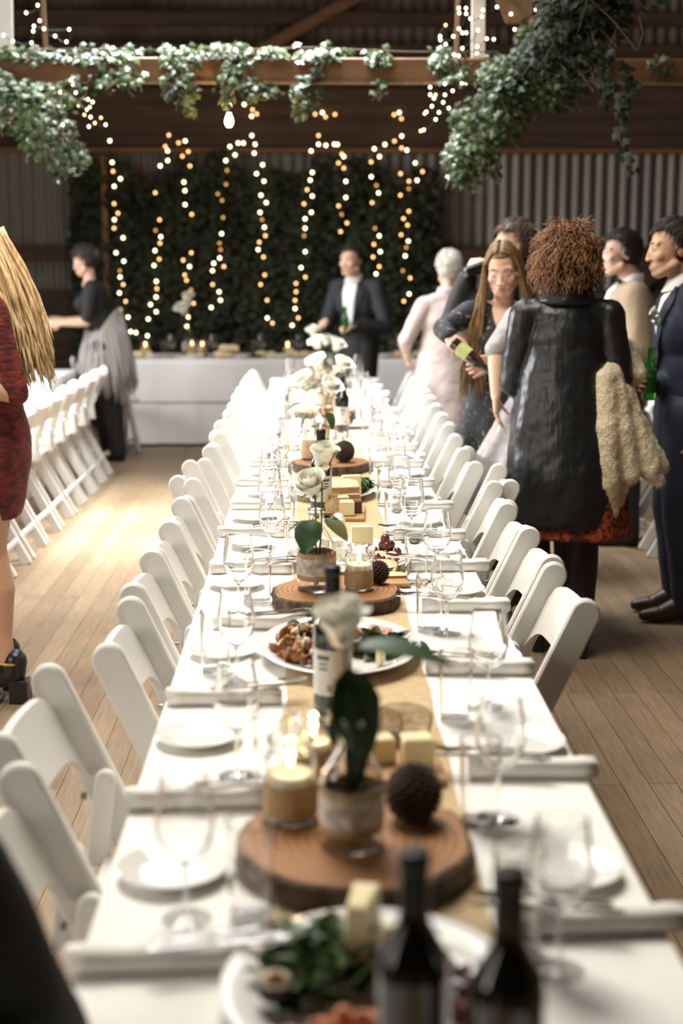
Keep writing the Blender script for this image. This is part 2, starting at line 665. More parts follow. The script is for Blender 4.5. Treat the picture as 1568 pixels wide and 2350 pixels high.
# ------------------------------------------------------------------ ivy
IVY = [(0, -.5), (.16, -.42), (.42, -.5), (.36, -.18), (.52, .08), (.24, .12), (0, .55), (-.24, .12), (-.52, .08), (-.36, -.18), (-.42, -.5), (-.16, -.42)]


def ivy_leaf(m, p, size, n, roll):
    q = V(n).to_track_quat('Z', 'Y').to_matrix().to_4x4()
    T = Matrix.Translation(p) @ q @ Matrix.Rotation(roll, 4, 'Z') @ Matrix.Scale(size, 4)
    vs = [(0, -.1, .05)] + [(x, y, -.10 * abs(x) - .08 * max(y, 0)) for x, y in IVY]
    k = len(IVY)
    m.add(vs, [(0, 1 + i, 1 + (i + 1) % k) for i in range(k)], T)


def ivy(name, label, clumps, strands, mat='ivy_leaf', size=(.03, .055), cat='ivy', stemr=.003):
    """clumps: (centre, radii, count); strands: (points, leaves)"""
    o = thing(name, label, cat, (0, 0, 0))
    lv, st = MB(), MB()
    for c, r, k in clumps:
        for i in range(k):
            while True:
                u = V((rnd(-1, 1), rnd(-1, 1), rnd(-1, 1)))
                if .25 < u.length < 1:
                    break
            p = V(c) + V((u.x * r[0], u.y * r[1], u.z * r[2]))
            nn = V((u.x * .6 + rnd(-.5, .5), -.7 + rnd(-.5, .4), .7 + rnd(-.5, .5)))
            ivy_leaf(lv, p, rnd(*size), nn, rnd(2.4, 3.9))
        for i in range(5):
            a = V(c) + V((rnd(-1, 1) * r[0], rnd(-1, 1) * r[1], rnd(-.2, .9) * r[2]))
            b = V(c) + V((rnd(-1, 1) * r[0], rnd(-1, 1) * r[1], -rnd(.5, 1.2) * r[2]))
            mid = (a + b) / 2 + V((rnd(-.04, .04), rnd(-.04, .04), 0))
            st.tube([a, mid, b], stemr, 5)
    for pts, k in strands:
        pts = [V(p) for p in pts]
        st.tube(pts, stemr, 5)
        for i in range(k):
            t = rnd(0, len(pts) - 1.001)
            j = int(t)
            p = pts[j].lerp(pts[j + 1], t - j) + V((rnd(-.03, .03), rnd(-.03, .02), rnd(-.03, .02)))
            ivy_leaf(lv, p, rnd(*size), (rnd(-.7, .7), -.8, rnd(0, 1)), rnd(2.2, 4.1))
    lv.build('leaves', mat, o, False)
    st.build('vine', 'vine_stem', o)
    return o


Z0 = 2.70
ivy('ivy_garland', 'trailing green ivy garland wound along the timber tie beam',
    [((-1.45, 7.93, 2.70), (.28, .08, .05), 110), ((-1.1, 7.93, 2.68), (.2, .08, .07), 90), ((-.68, 7.92, 2.68), (.14, .07, .06), 70),
     ((-.45, 7.92, 2.72), (.17, .08, .035), 80), ((-.2, 7.92, 2.71), (.10, .08, .03), 60), ((.03, 7.92, 2.70), (.14, .08, .04), 70),
     ((.37, 7.92, 2.68), (.08, .07, .05), 60), ((.70, 7.92, 2.66), (.08, .07, .06), 60), ((-.03, 7.92, 2.50), (.09, .07, .10), 70),
     ((-.70, 7.91, 2.54), (.11, .07, .10), 80), ((-.33, 7.91, 2.52), (.20, .07, .06), 55), ((-1.05, 7.91, 2.56), (.2, .07, .07), 60),
     ((-.42, 7.9, 2.57), (.1, .06, .1), 50), ((.36, 7.9, 2.53), (.05, .05, .05), 18), ((1.9, 7.92, 2.66), (.1, .06, .06), 20)],
    [([(-.75, 7.9, 2.72), (-.68, 7.9, 2.60), (-.66, 7.9, 2.46), (-.63, 7.9, 2.37)], 40),
     ([(-.30, 7.9, 2.72), (-.4, 7.9, 2.6), (-.46, 7.9, 2.42)], 35),
     ([(.12, 7.9, 2.72), (.02, 7.9, 2.6), (-.07, 7.9, 2.44), (-.05, 7.9, 2.39)], 30),
     ([(-1.7, 7.9, 2.72), (-1.2, 7.88, 2.73), (-.6, 7.88, 2.72), (0, 7.88, 2.74), (.5, 7.88, 2.72), (1.0, 7.88, 2.72)], 55)])
ivy('ivy_cluster', 'bushy pale green ivy clump hanging below the beam by the pale truss post',
    [((-1.52, 7.86, 2.42), (.22, .14, .16), 300), ((-1.40, 7.84, 2.28), (.18, .13, .14), 190), ((-1.30, 7.84, 2.16), (.12, .1, .1), 110), ((-1.68, 7.86, 2.55), (.12, .12, .1), 130), ((-1.28, 7.9, 2.50), (.10, .1, .1), 60)],
    [([(-1.3, 7.84, 2.3), (-1.26, 7.82, 2.15), (-1.38, 7.82, 2.04)], 14)], size=(.026, .05))
ivy('ivy_cluster', 'dense sunlit ivy mass climbing from below the beam to the timber strut',
    [((.86, 7.82, 2.20), (.16, .12, .13), 260), ((.80, 7.80, 2.08), (.08, .1, .07), 60), ((.95, 7.84, 2.36), (.22, .14, .15), 330), ((1.10, 7.84, 2.50), (.20, .13, .14), 250),
     ((1.06, 7.86, 2.60), (.18, .11, .10), 260), ((1.22, 7.86, 2.68), (.16, .12, .12), 240), ((1.32, 7.86, 2.52), (.16, .12, .12), 180), ((.78, 7.86, 2.60), (.12, .08, .07), 60), ((1.14, 7.88, 2.78), (.06, .06, .08), 60)],
    [([(.9, 7.8, 2.3), (.8, 7.8, 2.1), (.70, 7.8, 2.12)], 16), ([(1.0, 7.8, 2.3), (.98, 7.8, 2.05)], 18), ([(1.0, 7.8, 2.3), (.87, 7.8, 1.99)], 14)], size=(.026, .05))
ivy('hanging_ivy', 'dark ivy bunch hanging from the roof with long loose strands',
    [((1.27, 7.1, 2.86), (.20, .16, .16), 330), ((1.16, 7.1, 2.66), (.14, .13, .14), 200), ((1.40, 7.12, 2.78), (.16, .13, .15), 220), ((1.30, 7.1, 2.56), (.12, .1, .10), 90), ((1.36, 7.1, 3.02), (.26, .2, .12), 260)],
    [([(1.36, 7.05, 2.9), (1.34, 7.05, 2.7), (1.38, 7.05, 2.55), (1.45, 7.05, 2.44), (1.50, 7.05, 2.30), (1.49, 7.05, 2.20), (1.56, 7.05, 2.06)], 60),
     ([(1.42, 7.05, 2.9), (1.52, 7.05, 2.86), (1.60, 7.05, 2.80), (1.66, 7.05, 2.84)], 16), ([(1.5, 7.08, 2.55), (1.55, 7.08, 2.45), (1.50, 7.06, 2.36)], 50),
     ([(1.58, 7.9, 2.72), (1.60, 7.9, 2.6), (1.56, 7.9, 2.45)], 22), ([(1.2, 7.05, 2.9), (1.22, 7.05, 2.6), (1.36, 7.05, 2.42)], 24)],
    size=(.03, .062), mat='ivy_dark')

# ------------------------------------------------------------------ leafy backdrop behind the head table
o = thing('leafy_backdrop', 'tall dark backdrop of ivy and foliage on slats behind the head table', 'backdrop', (0, 14.0, 0))
sl = MB()
for i in range(24):
    x = -2.25 + i * .147
    sl.box((x, .09, 1.24), (.06, .03, 2.48))
sl.box((-.56, .12, .9), (3.5, .03, .06)).box((-.56, .12, 2.1), (3.5, .03, .06))
sl.build('slat_frame', 'dark_timber', o, False)
lv = MB()
for i in range(6500):
    x = rnd(-2.32, 1.22)
    top = 2.52 + .10 * math.sin(x * 5) + .06 * math.sin(x * 13) - (.25 if x > .2 else 0) * 0
    z = rnd(.3, 1) * 0 + rnd(.25, top)
    ivy_leaf(lv, (x + rnd(-.03, .03), rnd(-.08, .05), z), rnd(.05, .10), (rnd(-.6, .6), -1, rnd(-.2, .9)), rnd(2.2, 4.0))
lv.build('leaves', 'ivy_dark', o, False)
MB().box((-1.98, -.02, 1.3), (.05, .05, 2.6)).build('post', 'beam_timber', o, False)

# ------------------------------------------------------------------ string lights
BULBS = [
    (13.87, [(-1.90,2.74,0), (-1.88,2.54,0), (-1.88,2.46,1), (-1.81,2.39,0), (-1.87,2.32,0), (-1.88,2.16,1), (-1.84,2.07,1), (-1.88,2.01,0), (-1.88,1.93,1), (-1.80,1.84,0), (-1.87,1.70,0), (-1.80,1.62,0), (-1.84,1.53,2), (-1.84,1.47,0), (-1.81,1.40,1), (-1.85,1.32,0), (-1.79,1.24,1), (-1.84,1.16,1), (-1.77,1.09,0), (-1.81,1.02,1), (-1.75,0.95,0), (-1.70,0.94,0), (-1.59,0.91,0), (-1.58,1.07,0), (-1.50,1.14,0), (-1.55,1.21,0), (-1.50,1.28,0), (-1.49,1.36,1), (-1.49,1.43,0), (-1.51,1.58,0), (-1.46,1.64,1), (-1.50,1.72,0), (-1.45,1.79,1), (-1.44,1.85,0), (-1.49,1.91,2), (-1.45,2.01,1), (-1.48,2.26,1)]),
    (13.87, [(-1.34,2.79,1), (-1.38,2.69,1), (-1.36,2.65,0), (-1.36,2.56,0), (-1.43,2.51,0), (-1.25,2.72,1), (-1.19,2.74,0), (-1.16,2.64,1), (-1.22,2.60,1), (-1.15,2.51,1), (-1.21,2.36,0), (-1.20,2.28,0), (-1.20,2.15,0), (-1.14,2.06,1), (-1.15,1.70,1), (-1.23,1.63,1), (-1.17,1.57,0), (-1.22,1.49,1), (-1.20,1.44,1), (-1.16,1.35,2), (-1.22,1.28,1), (-1.14,1.22,1), (-1.21,1.14,1), (-1.21,1.00,0), (-1.19,1.09,0)]),
    (13.87, [(-0.81,2.56,0), (-0.80,2.47,2), (-0.81,2.34,2), (-0.89,2.25,2), (-0.85,2.19,2), (-0.84,2.03,2), (-0.86,1.88,0), (-0.88,1.79,2), (-0.87,1.73,2), (-0.88,1.65,0), (-0.84,1.57,1), (-0.94,1.60,0), (-0.95,1.53,0), (-0.95,1.40,1), (-0.89,1.33,0), (-0.88,1.25,0), (-0.97,1.18,0)]),
    (13.87, [(-0.77,2.69,0), (-0.72,2.61,0), (-0.69,2.72,0), (-0.64,2.72,0), (-0.56,2.79,0), (-0.53,2.71,0), (-0.54,2.63,0), (-0.46,2.52,0), (-0.52,2.44,0), (-0.45,2.37,0), (-0.48,2.24,0), (-0.43,2.17,0), (-0.49,2.08,0), (-0.47,2.01,2), (-0.45,1.94,0), (-0.44,1.86,1), (-0.50,1.80,1), (-0.51,1.73,0), (-0.46,1.66,1), (-0.45,1.49,1), (-0.49,1.40,1), (-0.43,1.25,1), (-0.43,1.08,0), (-0.38,1.03,1)]),
    (13.87, [(-0.19,1.01,0), (-0.13,1.08,1), (-0.16,1.17,0), (-0.16,1.25,1), (-0.15,1.33,1), (-0.15,1.41,1), (-0.06,1.47,1), (-0.10,1.56,0), (-0.06,1.71,0), (-0.07,1.86,2), (-0.06,1.93,0), (-0.06,2.02,0), (-0.00,2.08,0), (-0.07,2.16,1), (0.01,2.23,0), (-0.04,2.29,1), (-0.01,2.38,0), (0.01,2.45,0), (-0.00,2.65,0), (0.07,2.79,1), (0.07,2.71,0), (0.14,2.70,0), (0.22,2.71,0), (0.25,2.71,0), (0.29,2.62,1), (0.26,2.54,1), (0.31,2.60,0)]),
    (13.87, [(0.31,2.49,1), (0.33,2.37,0), (0.33,2.22,0), (0.26,2.14,1), (0.29,2.06,2), (0.34,1.98,1), (0.28,1.90,1)]),
    (13.87, [(0.79,2.74,1), (0.70,2.71,0), (0.65,2.60,0), (0.60,2.67,0), (0.57,2.55,1), (0.57,2.41,0), (0.64,2.26,0), (0.62,2.33,2), (0.58,2.17,1), (0.61,1.93,2), (0.65,1.86,0), (0.60,1.78,1), (0.66,1.71,0), (0.59,1.66,1), (0.65,1.57,1), (0.62,1.50,0)]),
    (13.87, [(0.86,2.79,0), (0.86,2.68,1), (0.91,2.66,0), (0.99,2.54,0), (1.06,2.46,1), (1.01,2.38,0), (0.85,2.44,1), (0.93,2.37,1), (0.93,2.30,2), (0.85,2.24,1), (0.93,2.09,1), (0.88,2.02,1), (0.92,1.96,1), (0.86,1.87,1), (0.93,1.81,0), (0.91,1.75,2), (0.90,1.67,0), (0.88,1.53,2), (0.95,1.46,1), (0.94,1.31,0), (0.89,1.24,1), (0.94,1.02,0), (0.92,0.95,1)]),
    (7.9, [(-1.50,2.91,0), (-1.44,2.95,0), (-1.43,2.87,0), (-1.41,2.83,0), (-1.36,2.80,0), (-1.30,2.77,0), (-1.28,2.83,0), (-1.47,2.85,0), (-1.47,2.82,0), (-1.48,2.76,0), (-1.58,2.77,0), (-1.63,2.80,0)]),
    (7.9, [(-1.58,2.56,0), (-1.37,2.53,0), (-1.34,2.51,0), (-1.28,2.57,0), (-1.27,2.55,0), (-1.26,2.51,0), (-1.32,2.47,0), (-1.36,2.46,0), (-1.32,2.44,0), (-1.34,2.40,0), (-1.33,2.34,0), (-1.28,2.47,0), (-1.24,2.44,0), (-1.19,2.47,0), (-1.17,2.46,0), (-1.20,2.42,0), (-1.18,2.43,1), (-1.21,2.39,1), (-1.18,2.38,0), (-1.13,2.38,1), (-1.19,2.33,0), (-1.16,2.35,1), (-1.10,2.34,0)]),
    (7.9, [(1.20,2.94,0), (1.09,2.84,0), (1.07,2.92,0), (0.99,2.95,0), (0.92,2.94,0), (0.91,2.90,0), (0.85,2.89,0), (0.83,2.95,0), (0.79,2.95,0), (0.79,2.92,0), (0.83,2.92,0), (0.79,2.84,0), (0.81,2.82,0), (0.83,2.82,0), (0.72,2.86,1), (0.69,2.80,0), (0.69,2.78,0), (0.76,2.80,0), (0.72,2.76,0), (0.73,2.73,0), (0.70,2.72,0), (0.77,2.71,0), (0.79,2.70,0), (0.81,2.74,0), (0.89,2.83,0), (0.89,2.75,0), (0.89,2.72,0), (0.94,2.79,0), (0.98,2.79,0)]),
    (7.9, [(0.83,2.56,0), (0.81,2.56,0), (0.76,2.52,0), (0.72,2.56,0), (0.69,2.56,0), (0.64,2.54,0), (0.72,2.50,0), (0.67,2.50,1), (0.64,2.50,0), (0.66,2.48,0), (0.71,2.46,0), (0.74,2.43,0), (0.69,2.41,0), (0.65,2.44,0), (0.62,2.41,0), (0.61,2.40,1), (0.67,2.37,0), (0.61,2.32,0), (0.59,2.31,1)]),
    (14.13, [(-0.83,3.08,1), (-0.78,3.09,0), (-0.64,3.10,0), (-0.56,3.05,1), (-0.52,3.01,1), (-0.57,2.99,0), (0.04,3.01,1), (0.11,3.03,0), (0.14,2.99,1), (0.23,3.01,1), (0.80,3.01,1), (0.85,3.03,0), (0.87,2.97,1)]),  # reflections of the lights on the boards, put in as glowing bulbs
]
bulb_me = MB().ell((0, 0, 0), (.0115, .0115, .0125), None, 10, 8).mesh('bulb')
bulb_me.shade_smooth()
BM = []
for k in ('bulb_white', 'bulb_amber', 'bulb_dim'):
    b = bulb_me.copy()
    b.materials.append(MATS[k])
    BM.append(b)
LBL = ['string of warm bulbs forming the U above the shawl wearer at the backdrop edge',
       'string of warm bulbs hanging plumb above the candle jars on the head table',
       'short string of warm bulbs hanging second in from the U on the backdrop',
       'long zigzag string of warm bulbs hanging straight below the glowing pendant bulb',
       'string of warm bulbs arching at the top beside the suited man',
       'short string of warm bulbs ending just above the suited man\'s head',
       'string of warm bulbs hanging behind the suited man\'s shoulder',
       'string of warm bulbs at the backdrop edge by the grey-haired woman',
       'string of tiny bulbs strung along the pale post above the ivy garland',
       'string of tiny bulbs tangled below the beam beside the bushy ivy clump',
       'string of tiny bulbs wound up the white post and rod on the beam',
       'string of tiny bulbs trailing into the sunlit ivy mass below the beam',
       'warm light reflections on the dark lining boards, made as a sparse bulb string']
for (yy, pts), lab in zip(BULBS, LBL):
    o = thing('string_light', lab, 'string light', (pts[0][0], yy, pts[0][1]), 0, 'fairy light strings')
    base = V((pts[0][0], 0, pts[0][1]))
    loc = [V((x, rnd(-.03, .03), z)) - base for x, z, k in pts]
    path = []
    for a, b in zip(loc, loc[1:]):
        path += [a + V((0, .015, 0)), a.lerp(b, .5) + V((rnd(-.02, .02), .02, -.01))]
    path.append(loc[-1] + V((0, .015, 0)))
    MB().tube(path, .0022, 5).build('cable', 'cable', o)
    for p, (x, z, k) in zip(loc, pts):
        q = bpy.data.objects.new('bulb', BM[k])
        C.objects.link(q)
        q.parent = o
        q.location = p
        if yy < 10:
            q.scale = (.62,) * 3
# the one big bulb
o = thing('pendant_bulb', 'bright round-glass pendant bulb hanging on a cord from the tie beam', 'lamp', (-.44, 7.9, 2.36), 0)
MB().tube([(0, 0, .12), (0, .01, .22), (.01, .05, .33)], .004, 6).build('cord', 'cable', o)
MB().lathe([(.0, .06), (.018, .062), (.018, .11), (.010, .125), (0, .126)], 16).build('socket', 'bottle_foil', o)
MB().lathe([(0, -.045), (.018, -.04), (.03, -.02), (.033, 0), (.028, .025), (.016, .05), (.014, .066), (0, .066)], 20).build('bulb', 'filament', o)
d = bpy.data.lights.new('pendant_glow', 'POINT')
d.energy = 7
d.color = (1, .66, .33)
d.shadow_soft_size = .035
q = bpy.data.objects.new('pendant_glow', d)
C.objects.link(q)
q.location = (-.44, 7.84, 2.34)
o.scale = (.68,) * 3

# ------------------------------------------------------------------ tables
TT = .745          # height of the dressed table top


def table(name, label, x0, x1, y0, y1, h, cat='table', joins=4):
    o = thing(name, label, cat, ((x0 + x1) / 2, (y0 + y1) / 2, 0))
    hx, hy = (x1 - x0) / 2 - .008, (y1 - y0) / 2 - .008
    MB().box((0, 0, h - .019), (2 * hx, 2 * hy, .03), ch=.004).build('tabletop', 'board_wood', o, False)
    n = joins
    for i in range(n):
        f = -1 + 2 * (i + .5) / n
        px, py = (f * hx * .92, 0) if hx > hy else (0, f * hy * .94)
        for s in (-1, 1):
            a = (px, s * (hy - .12), 0) if hx > hy else (s * (hx - .10), py, 0)
            MB().tube([a, (a[0], a[1], h - .034)], .014, 10).build('leg', 'steel', o)
    return o


def cloth(name, label, x0, x1, y0, y1, z, drop, group=None, amp=.012, drops=(1, 1, 1, 1), mat='white_cloth'):
    """draped cloth: flat top, wavy skirt hanging on all sides"""
    m = MB()
    cx, cy = (x0 + x1) / 2, (y0 + y1) / 2
    per = []
    st = .06
    r = .015

    def side(a, b, nrm):
        L = (V(b) - V(a)).length
        k = max(2, int(L / st))
        for i in range(k):
            per.append((V(a).lerp(V(b), i / k), V(nrm)))
    side((x0, y0), (x1, y0), (0, -1))
    side((x1, y0), (x1, y1), (1, 0))
    side((x1, y1), (x0, y1), (0, 1))
    side((x0, y1), (x0, y0), (-1, 0))
    n = len(per)
    rings_ = []
    levels = [(-.004, z), (.001, z - .004)] + [(.004, z - .004 - drop * t) for t in (.15, .4, .7, 1)]
    for k, (off, zz) in enumerate(levels):
        ring = []
        for i, (p, nn) in enumerate(per):
            w_ = max(0, (k - 1) / 4) * amp * (math.sin(i * .9) + .6 * math.sin(i * 2.1 + 1))
            q = p + nn * (off + (w_ + amp * max(0, (k - 1) / 4) if k > 1 else 0))
            ring.append((q.x - cx, q.y - cy, zz))
        rings_.append(ring)
    m.rings(rings_[::-1], False, False)
    # top as a grid for soft wrinkles
    nx, ny = max(2, int((x1 - x0) / .1)), max(2, int((y1 - y0) / .1))
    vs = [(x0 - cx + (x1 - x0) * i / nx, y0 - cy + (y1 - y0) * j / ny, z + (.0 if i in (0, nx) or j in (0, ny) else .0008 * noise.noise(V((i * .8, j * .6, 3))))) for j in range(ny + 1) for i in range(nx + 1)]
    fs = [(j * (nx + 1) + i, j * (nx + 1) + i + 1, (j + 1) * (nx + 1) + i + 1, (j + 1) * (nx + 1) + i) for j in range(ny) for i in range(nx)]
    m.add(vs, fs)
    return single(name, m, mat, label, 'tablecloth', (cx, cy, 0), 0, group, True, 50)


table('banquet_table', 'long trestle dining table under the white cloth with the tan runner', -.296, .464, .75, 10.85, TT - .006, joins=6)
cloth('tablecloth', 'white tablecloth on the long dining table, with tan runner down its middle', -.297, .466, .74, 10.86, TT, .26)
# runner
m = MB()
pts = []
N = 120
vs, fs = [], []
for i in range(N + 1):
    y = .8 + (10.7 - .8) * i / N
    for s in (-1, -.5, 0, .5, 1):
        vs.append((.092 + s * (.148 + .003 * math.sin(i * 1.3 + s)), y, TT + .0028 + .0012 * noise.noise(V((s, i * .7, 0)))))
for i in range(N):
    for k in range(4):
        a = i * 5 + k
        fs.append((a, a + 1, a + 6, a + 5))
m.add(vs, fs)
single('table_runner', m, 'burlap_runner', 'tan woven runner down the middle of the long table', 'table runner', (0, 0, 0), 0)

table('head_table', 'head table under two layers of white cloth in front of the leafy backdrop', -1.60, 1.95, 12.62, 13.36, .76, joins=3)
cloth('tablecloth', 'long white cloth reaching the floor around the head table', -1.61, 1.96, 12.61, 13.37, .762, .735, 'head table cloths', .014)
cloth('table_overlay', 'shorter white top cloth hanging halfway down the head table', -1.625, 1.975, 12.592, 13.388, .771, .37, 'head table cloths', .006)
table('side_table', 'side table with white cloth on the shawl wearer\'s side of the hall', -2.72, -1.94, 6.6, 11.75, TT - .006, joins=4)
cloth('tablecloth', 'white cloth on the side table with a row of folding chairs', -2.73, -1.93, 6.59, 11.76, TT, .3)
table('side_table', 'side table behind the man in navy holding a green bottle', 2.24, 2.98, 7.0, 10.2, TT - .006, joins=3)
cloth('tablecloth', 'white cloth on the table behind the navy-suited man', 2.23, 2.99, 6.99, 10.21, TT, .3)


# ------------------------------------------------------------------ folding chairs
def make_chair(label, loc, rz, group):
    o = thing('folding_chair', label, 'chair', loc, rz, group)
    lean = .466
    for s in (-1, 1):
        # stile: flat bar, rounded top, from the back's top to the front foot
        L = .80 * math.sqrt(1 + lean ** 2) + .042
        w_ = .0355
        poly = [(-w_ * .8, 0), (w_ * .8, 0)] + [(w_, .1), (w_, L - w_)] + [(w_ * math.cos(a), L - w_ + w_ * math.sin(a)) for a in [PI * k / 10 for k in range(1, 10)]] + [(-w_, L - w_), (-w_, .1)]
        T = Matrix.Translation((s * .208, .082, -.004)) @ Matrix.Rotation(math.atan(lean), 4, 'X') @ Matrix(((0, 0, 1, 0), (1, 0, 0, 0), (0, 1, 0, 0), (0, 0, 0, 1)))
        MB().prism(poly, -.013, .013, T, .005).build('stile', 'white_resin', o)
        # rear leg
        a, b = V((s * .178, -.10, .43)), V((s * .178, -.33, 0))
        u = (b - a)
        T = Matrix.Translation((a + b) / 2) @ u.to_track_quat('Z', 'Y').to_matrix().to_4x4()
        MB().box((0, 0, 0), (.024, .05, u.length), T, ch=.005).build('rear_leg', 'white_resin', o)
        # hinge bar beside the seat, with its bolt
        w2 = .021
        poly = [(-w2, 0), (w2, 0)] + [(w2 * math.cos(a), .18 + w2 * math.sin(a)) for a in [PI * k / 8 for k in range(9)]]
        T = Matrix.Translation((s * .178, -.205, .43)) @ Matrix.Rotation(-.12, 4, 'X') @ Matrix(((0, 0, 1, 0), (1, 0, 0, 0), (0, 1, 0, 0), (0, 0, 0, 1)))
        hb = MB().prism(poly, -.011, .011, T, .004).build('hinge_bar', 'white_resin', o)
        MB().tube([(s * .178, -.232, .575), (s * .178, -.221, .575)], .0085, 10).build('bolt', 'steel', hb)
    for (y, z) in ((-.275, .13), (.055, .10)):
        MB().box((0, y, z), (.39, .018, .03), ch=.004).build('stretcher', 'white_resin', o)
    # seat
    poly = [(-.185, -.19), (.185, -.19), (.192, .16), (.175, .21), (.12, .225), (-.12, .225), (-.175, .21), (-.192, .16)]
    MB().prism(poly, .425, .452, None, .008).build('seat', 'white_resin', o)
    # backrest panel: rounded top corners, arched cut-out below

    def at(x, z, d):
        return (x, .082 - z * lean - .022 - .016 * (1 - (x / .194) ** 2) + d, z)
    # triangulated strip between top and bottom boundaries keeps the curve
    m = MB()
    cols = 25
    top, bot = [], []
    for i in range(cols):
        x = -.194 + .388 * i / (cols - 1)
        ex = max(0, abs(x) - .144)
        zt = .738 + math.sqrt(max(.05 ** 2 - ex ** 2, 0)) * .9 if ex > 0 else .783 + .003 * math.cos(x * 10)
        t = i / (cols - 1)
        zb = .612 + .052 * (1 - abs(2 * t - 1) ** 8)
        top.append((x, zt))
        bot.append((x, zb))
    rows = 5
    grid = []
    for d in (.009, -.006):
        for j in range(rows):
            for i in range(cols):
                x = top[i][0]
                z = bot[i][1] + (top[i][1] - bot[i][1]) * j / (rows - 1)
                grid.append(at(x, z, d))
    fs = []
    q = rows * cols
    for j in range(rows - 1):
        for i in range(cols - 1):
            a = j * cols + i
            fs.append((a, a + 1, a + cols + 1, a + cols)[::-1])
            fs.append((q + a, q + a + 1, q + a + cols + 1, q + a + cols))
    for i in range(cols - 1):
        fs.append((i, i + 1, q + i + 1, q + i))
        a = (rows - 1) * cols + i
        fs.append((a + 1, a, q + a, q + a + 1))
    for j in range(rows - 1):
        a = j * cols
        fs.append((a + cols, a, q + a, q + a + cols))
        a = j * cols + cols - 1
        fs.append((a, a + cols, q + a + cols, q + a))
    m.add(grid, fs)
    m.build('backrest', 'white_resin', o)
    return o


chair = Kind(make_chair)
LC = [(1.95, -.474), (2.51, -.532), (3.09, -.435), (3.65, -.450), (4.10, -.447), (4.54, -.446), (4.98, -.440), (5.44, -.50), (5.92, -.445), (6.40, -.44), (6.88, -.46), (7.36, -.44), (7.84, -.45), (8.32, -.44), (8.80, -.455), (9.28, -.44), (9.76, -.45), (10.24, -.44)]
for i, (y, tx) in enumerate(LC):
    chair.place((tx + .30, y, 0), -PI / 2 + rnd(-.03, .03), 'white folding chair, %s from the camera end on the long table\'s open-floor side' % ORD[i], 'chairs along the open-floor side')
chair.place((-.14, 1.30, 0), -PI / 2, 'white folding chair under the seated person in black', 'chairs along the open-floor side')
RC = [(3.455, .646), (3.97, .655), (4.41, .648), (4.88, .662), (5.33, .735), (5.80, .655), (6.26, .67), (6.73, .672), (7.2, .69), (7.67, .69), (8.14, .70), (8.61, .71), (9.08, .72), (9.55, .725), (10.02, .72)]
for i, (y, tx) in enumerate(RC):
    chair.place((tx - .30, y, 0), PI / 2 + rnd(-.03, .03), 'white folding chair, %s from the camera end on the long table\'s guests\' side' % ORD[i], 'chairs along the guests\' side')
for i in range(9):
    chair.place((-1.88, 6.95 + .47 * i, 0), PI / 2 + rnd(-.04, .04), 'white folding chair at the side table, %s from the camera end' % ORD[i], 'chairs at the side table')
chair.place((-1.72, 12.2, 0), -.25, 'white folding chair alone at the end of the head table', None)
for i, y in enumerate((7.5, 8.1, 8.7)):
    chair.place((2.2, y, 0), -PI / 2 + rnd(-.05, .05), 'white folding chair, %s along the table behind the navy-suited man' % ORD[i], 'chairs at the guests\' side table')


# ------------------------------------------------------------------ glassware and china
def make_wine_glass(label, loc, rz, group):
    prof = [(0, .0), (.033, .0), (.034, .0012), (.020, .0042), (.006, .008), (.0036, .016), (.0034, .075), (.006, .082), (.020, .090), (.034, .108), (.0400, .130), (.0395, .150), (.0355, .180), (.0325, .203),
            (.0311, .2035), (.0338, .180), (.0378, .150), (.0383, .130), (.0322, .1098), (.0190, .0922), (.005, .086), (0, .0855)]
    return single('wine_glass', MB().lathe(prof, 32), 'glass', label, 'wine glass', loc, rz, group, True, 60)


def make_tumbler(label, loc, rz, group):
    prof = [(0, 0), (.0275, 0), (.029, .002), (.0335, .138), (.0328, .1394), (.0314, .138), (.0272, .013), (.024, .010), (0, .0095)]
    return single('tumbler', MB().lathe(prof, 32), 'glass', label, 'water glass', loc, rz, group, True, 60)


def make_plate(label, loc, rz, group):
    prof = [(0, .003), (.044, .003), (.046, 0), (.050, 0), (.052, .004), (.062, .009), (.079, .0165), (.0805, .018), (.079, .0195), (.062, .0125), (.052, .0085), (.047, .0068), (0, .0065)]
    return single('side_plate', MB().lathe(prof, 40), 'china', label, 'plate', loc, rz, group, True, 60)


def make_napkin(label, loc, rz, group):
    """rolled cloth napkin, axis along local x"""
    m = MB()
    prof = []
    N = 70
    for k in range(N + 1):
        t = k / N
        a = t * 2 * PI * 2.4
        r = .0055 + .0135 * t
        prof.append((r * 1.15 * math.cos(a), r * math.sin(a)))
    zmin = min(p[1] for p in prof)
    L, S = .225, 9
    vs = []
    for j in range(S + 1):
        x = -L / 2 + L * j / S
        wob = 1 + .05 * math.sin(j * 1.7)
        for p in prof:
            vs.append((x + .004 * math.sin(p[0] * 300), p[0] * wob, (p[1] - zmin) * wob + .0012))
    n = len(prof)
    fs = [(j * n + i, j * n + i + 1, (j + 1) * n + i + 1, (j + 1) * n + i) for j in range(S) for i in range(n - 1)]
    m.add(vs, fs)
    o = single('napkin', m, 'napkin_cloth', label, 'napkin', loc, rz, group, True, 80)
    s = o.modifiers.new('thick', 'SOLIDIFY')
    s.thickness = .0016
    s.offset = 1
    return o


wine, tumb, plate, napk = Kind(make_wine_glass), Kind(make_tumbler), Kind(make_plate), Kind(make_napkin)


def seq(meas, last, step):
    out = list(meas)
    while out[-1] + step < last:
        out.append(out[-1] + step)
    return out


def put(kind, name, xs, ys, z, rz, side, grp, cat):
    for i, y in enumerate(ys):
        x = xs[i] if i < len(xs) else (xs[-1] + rnd(-.02, .02) if len(xs) < 4 else sum(xs) / len(xs) + rnd(-.02, .02))
        kind.place((x, y, z), rz + (rnd(-.06, .06) if cat == 'napkin' else 0), '%s, %s from the camera end on the long table\'s %s side' % (name, ORD[i], side), grp)


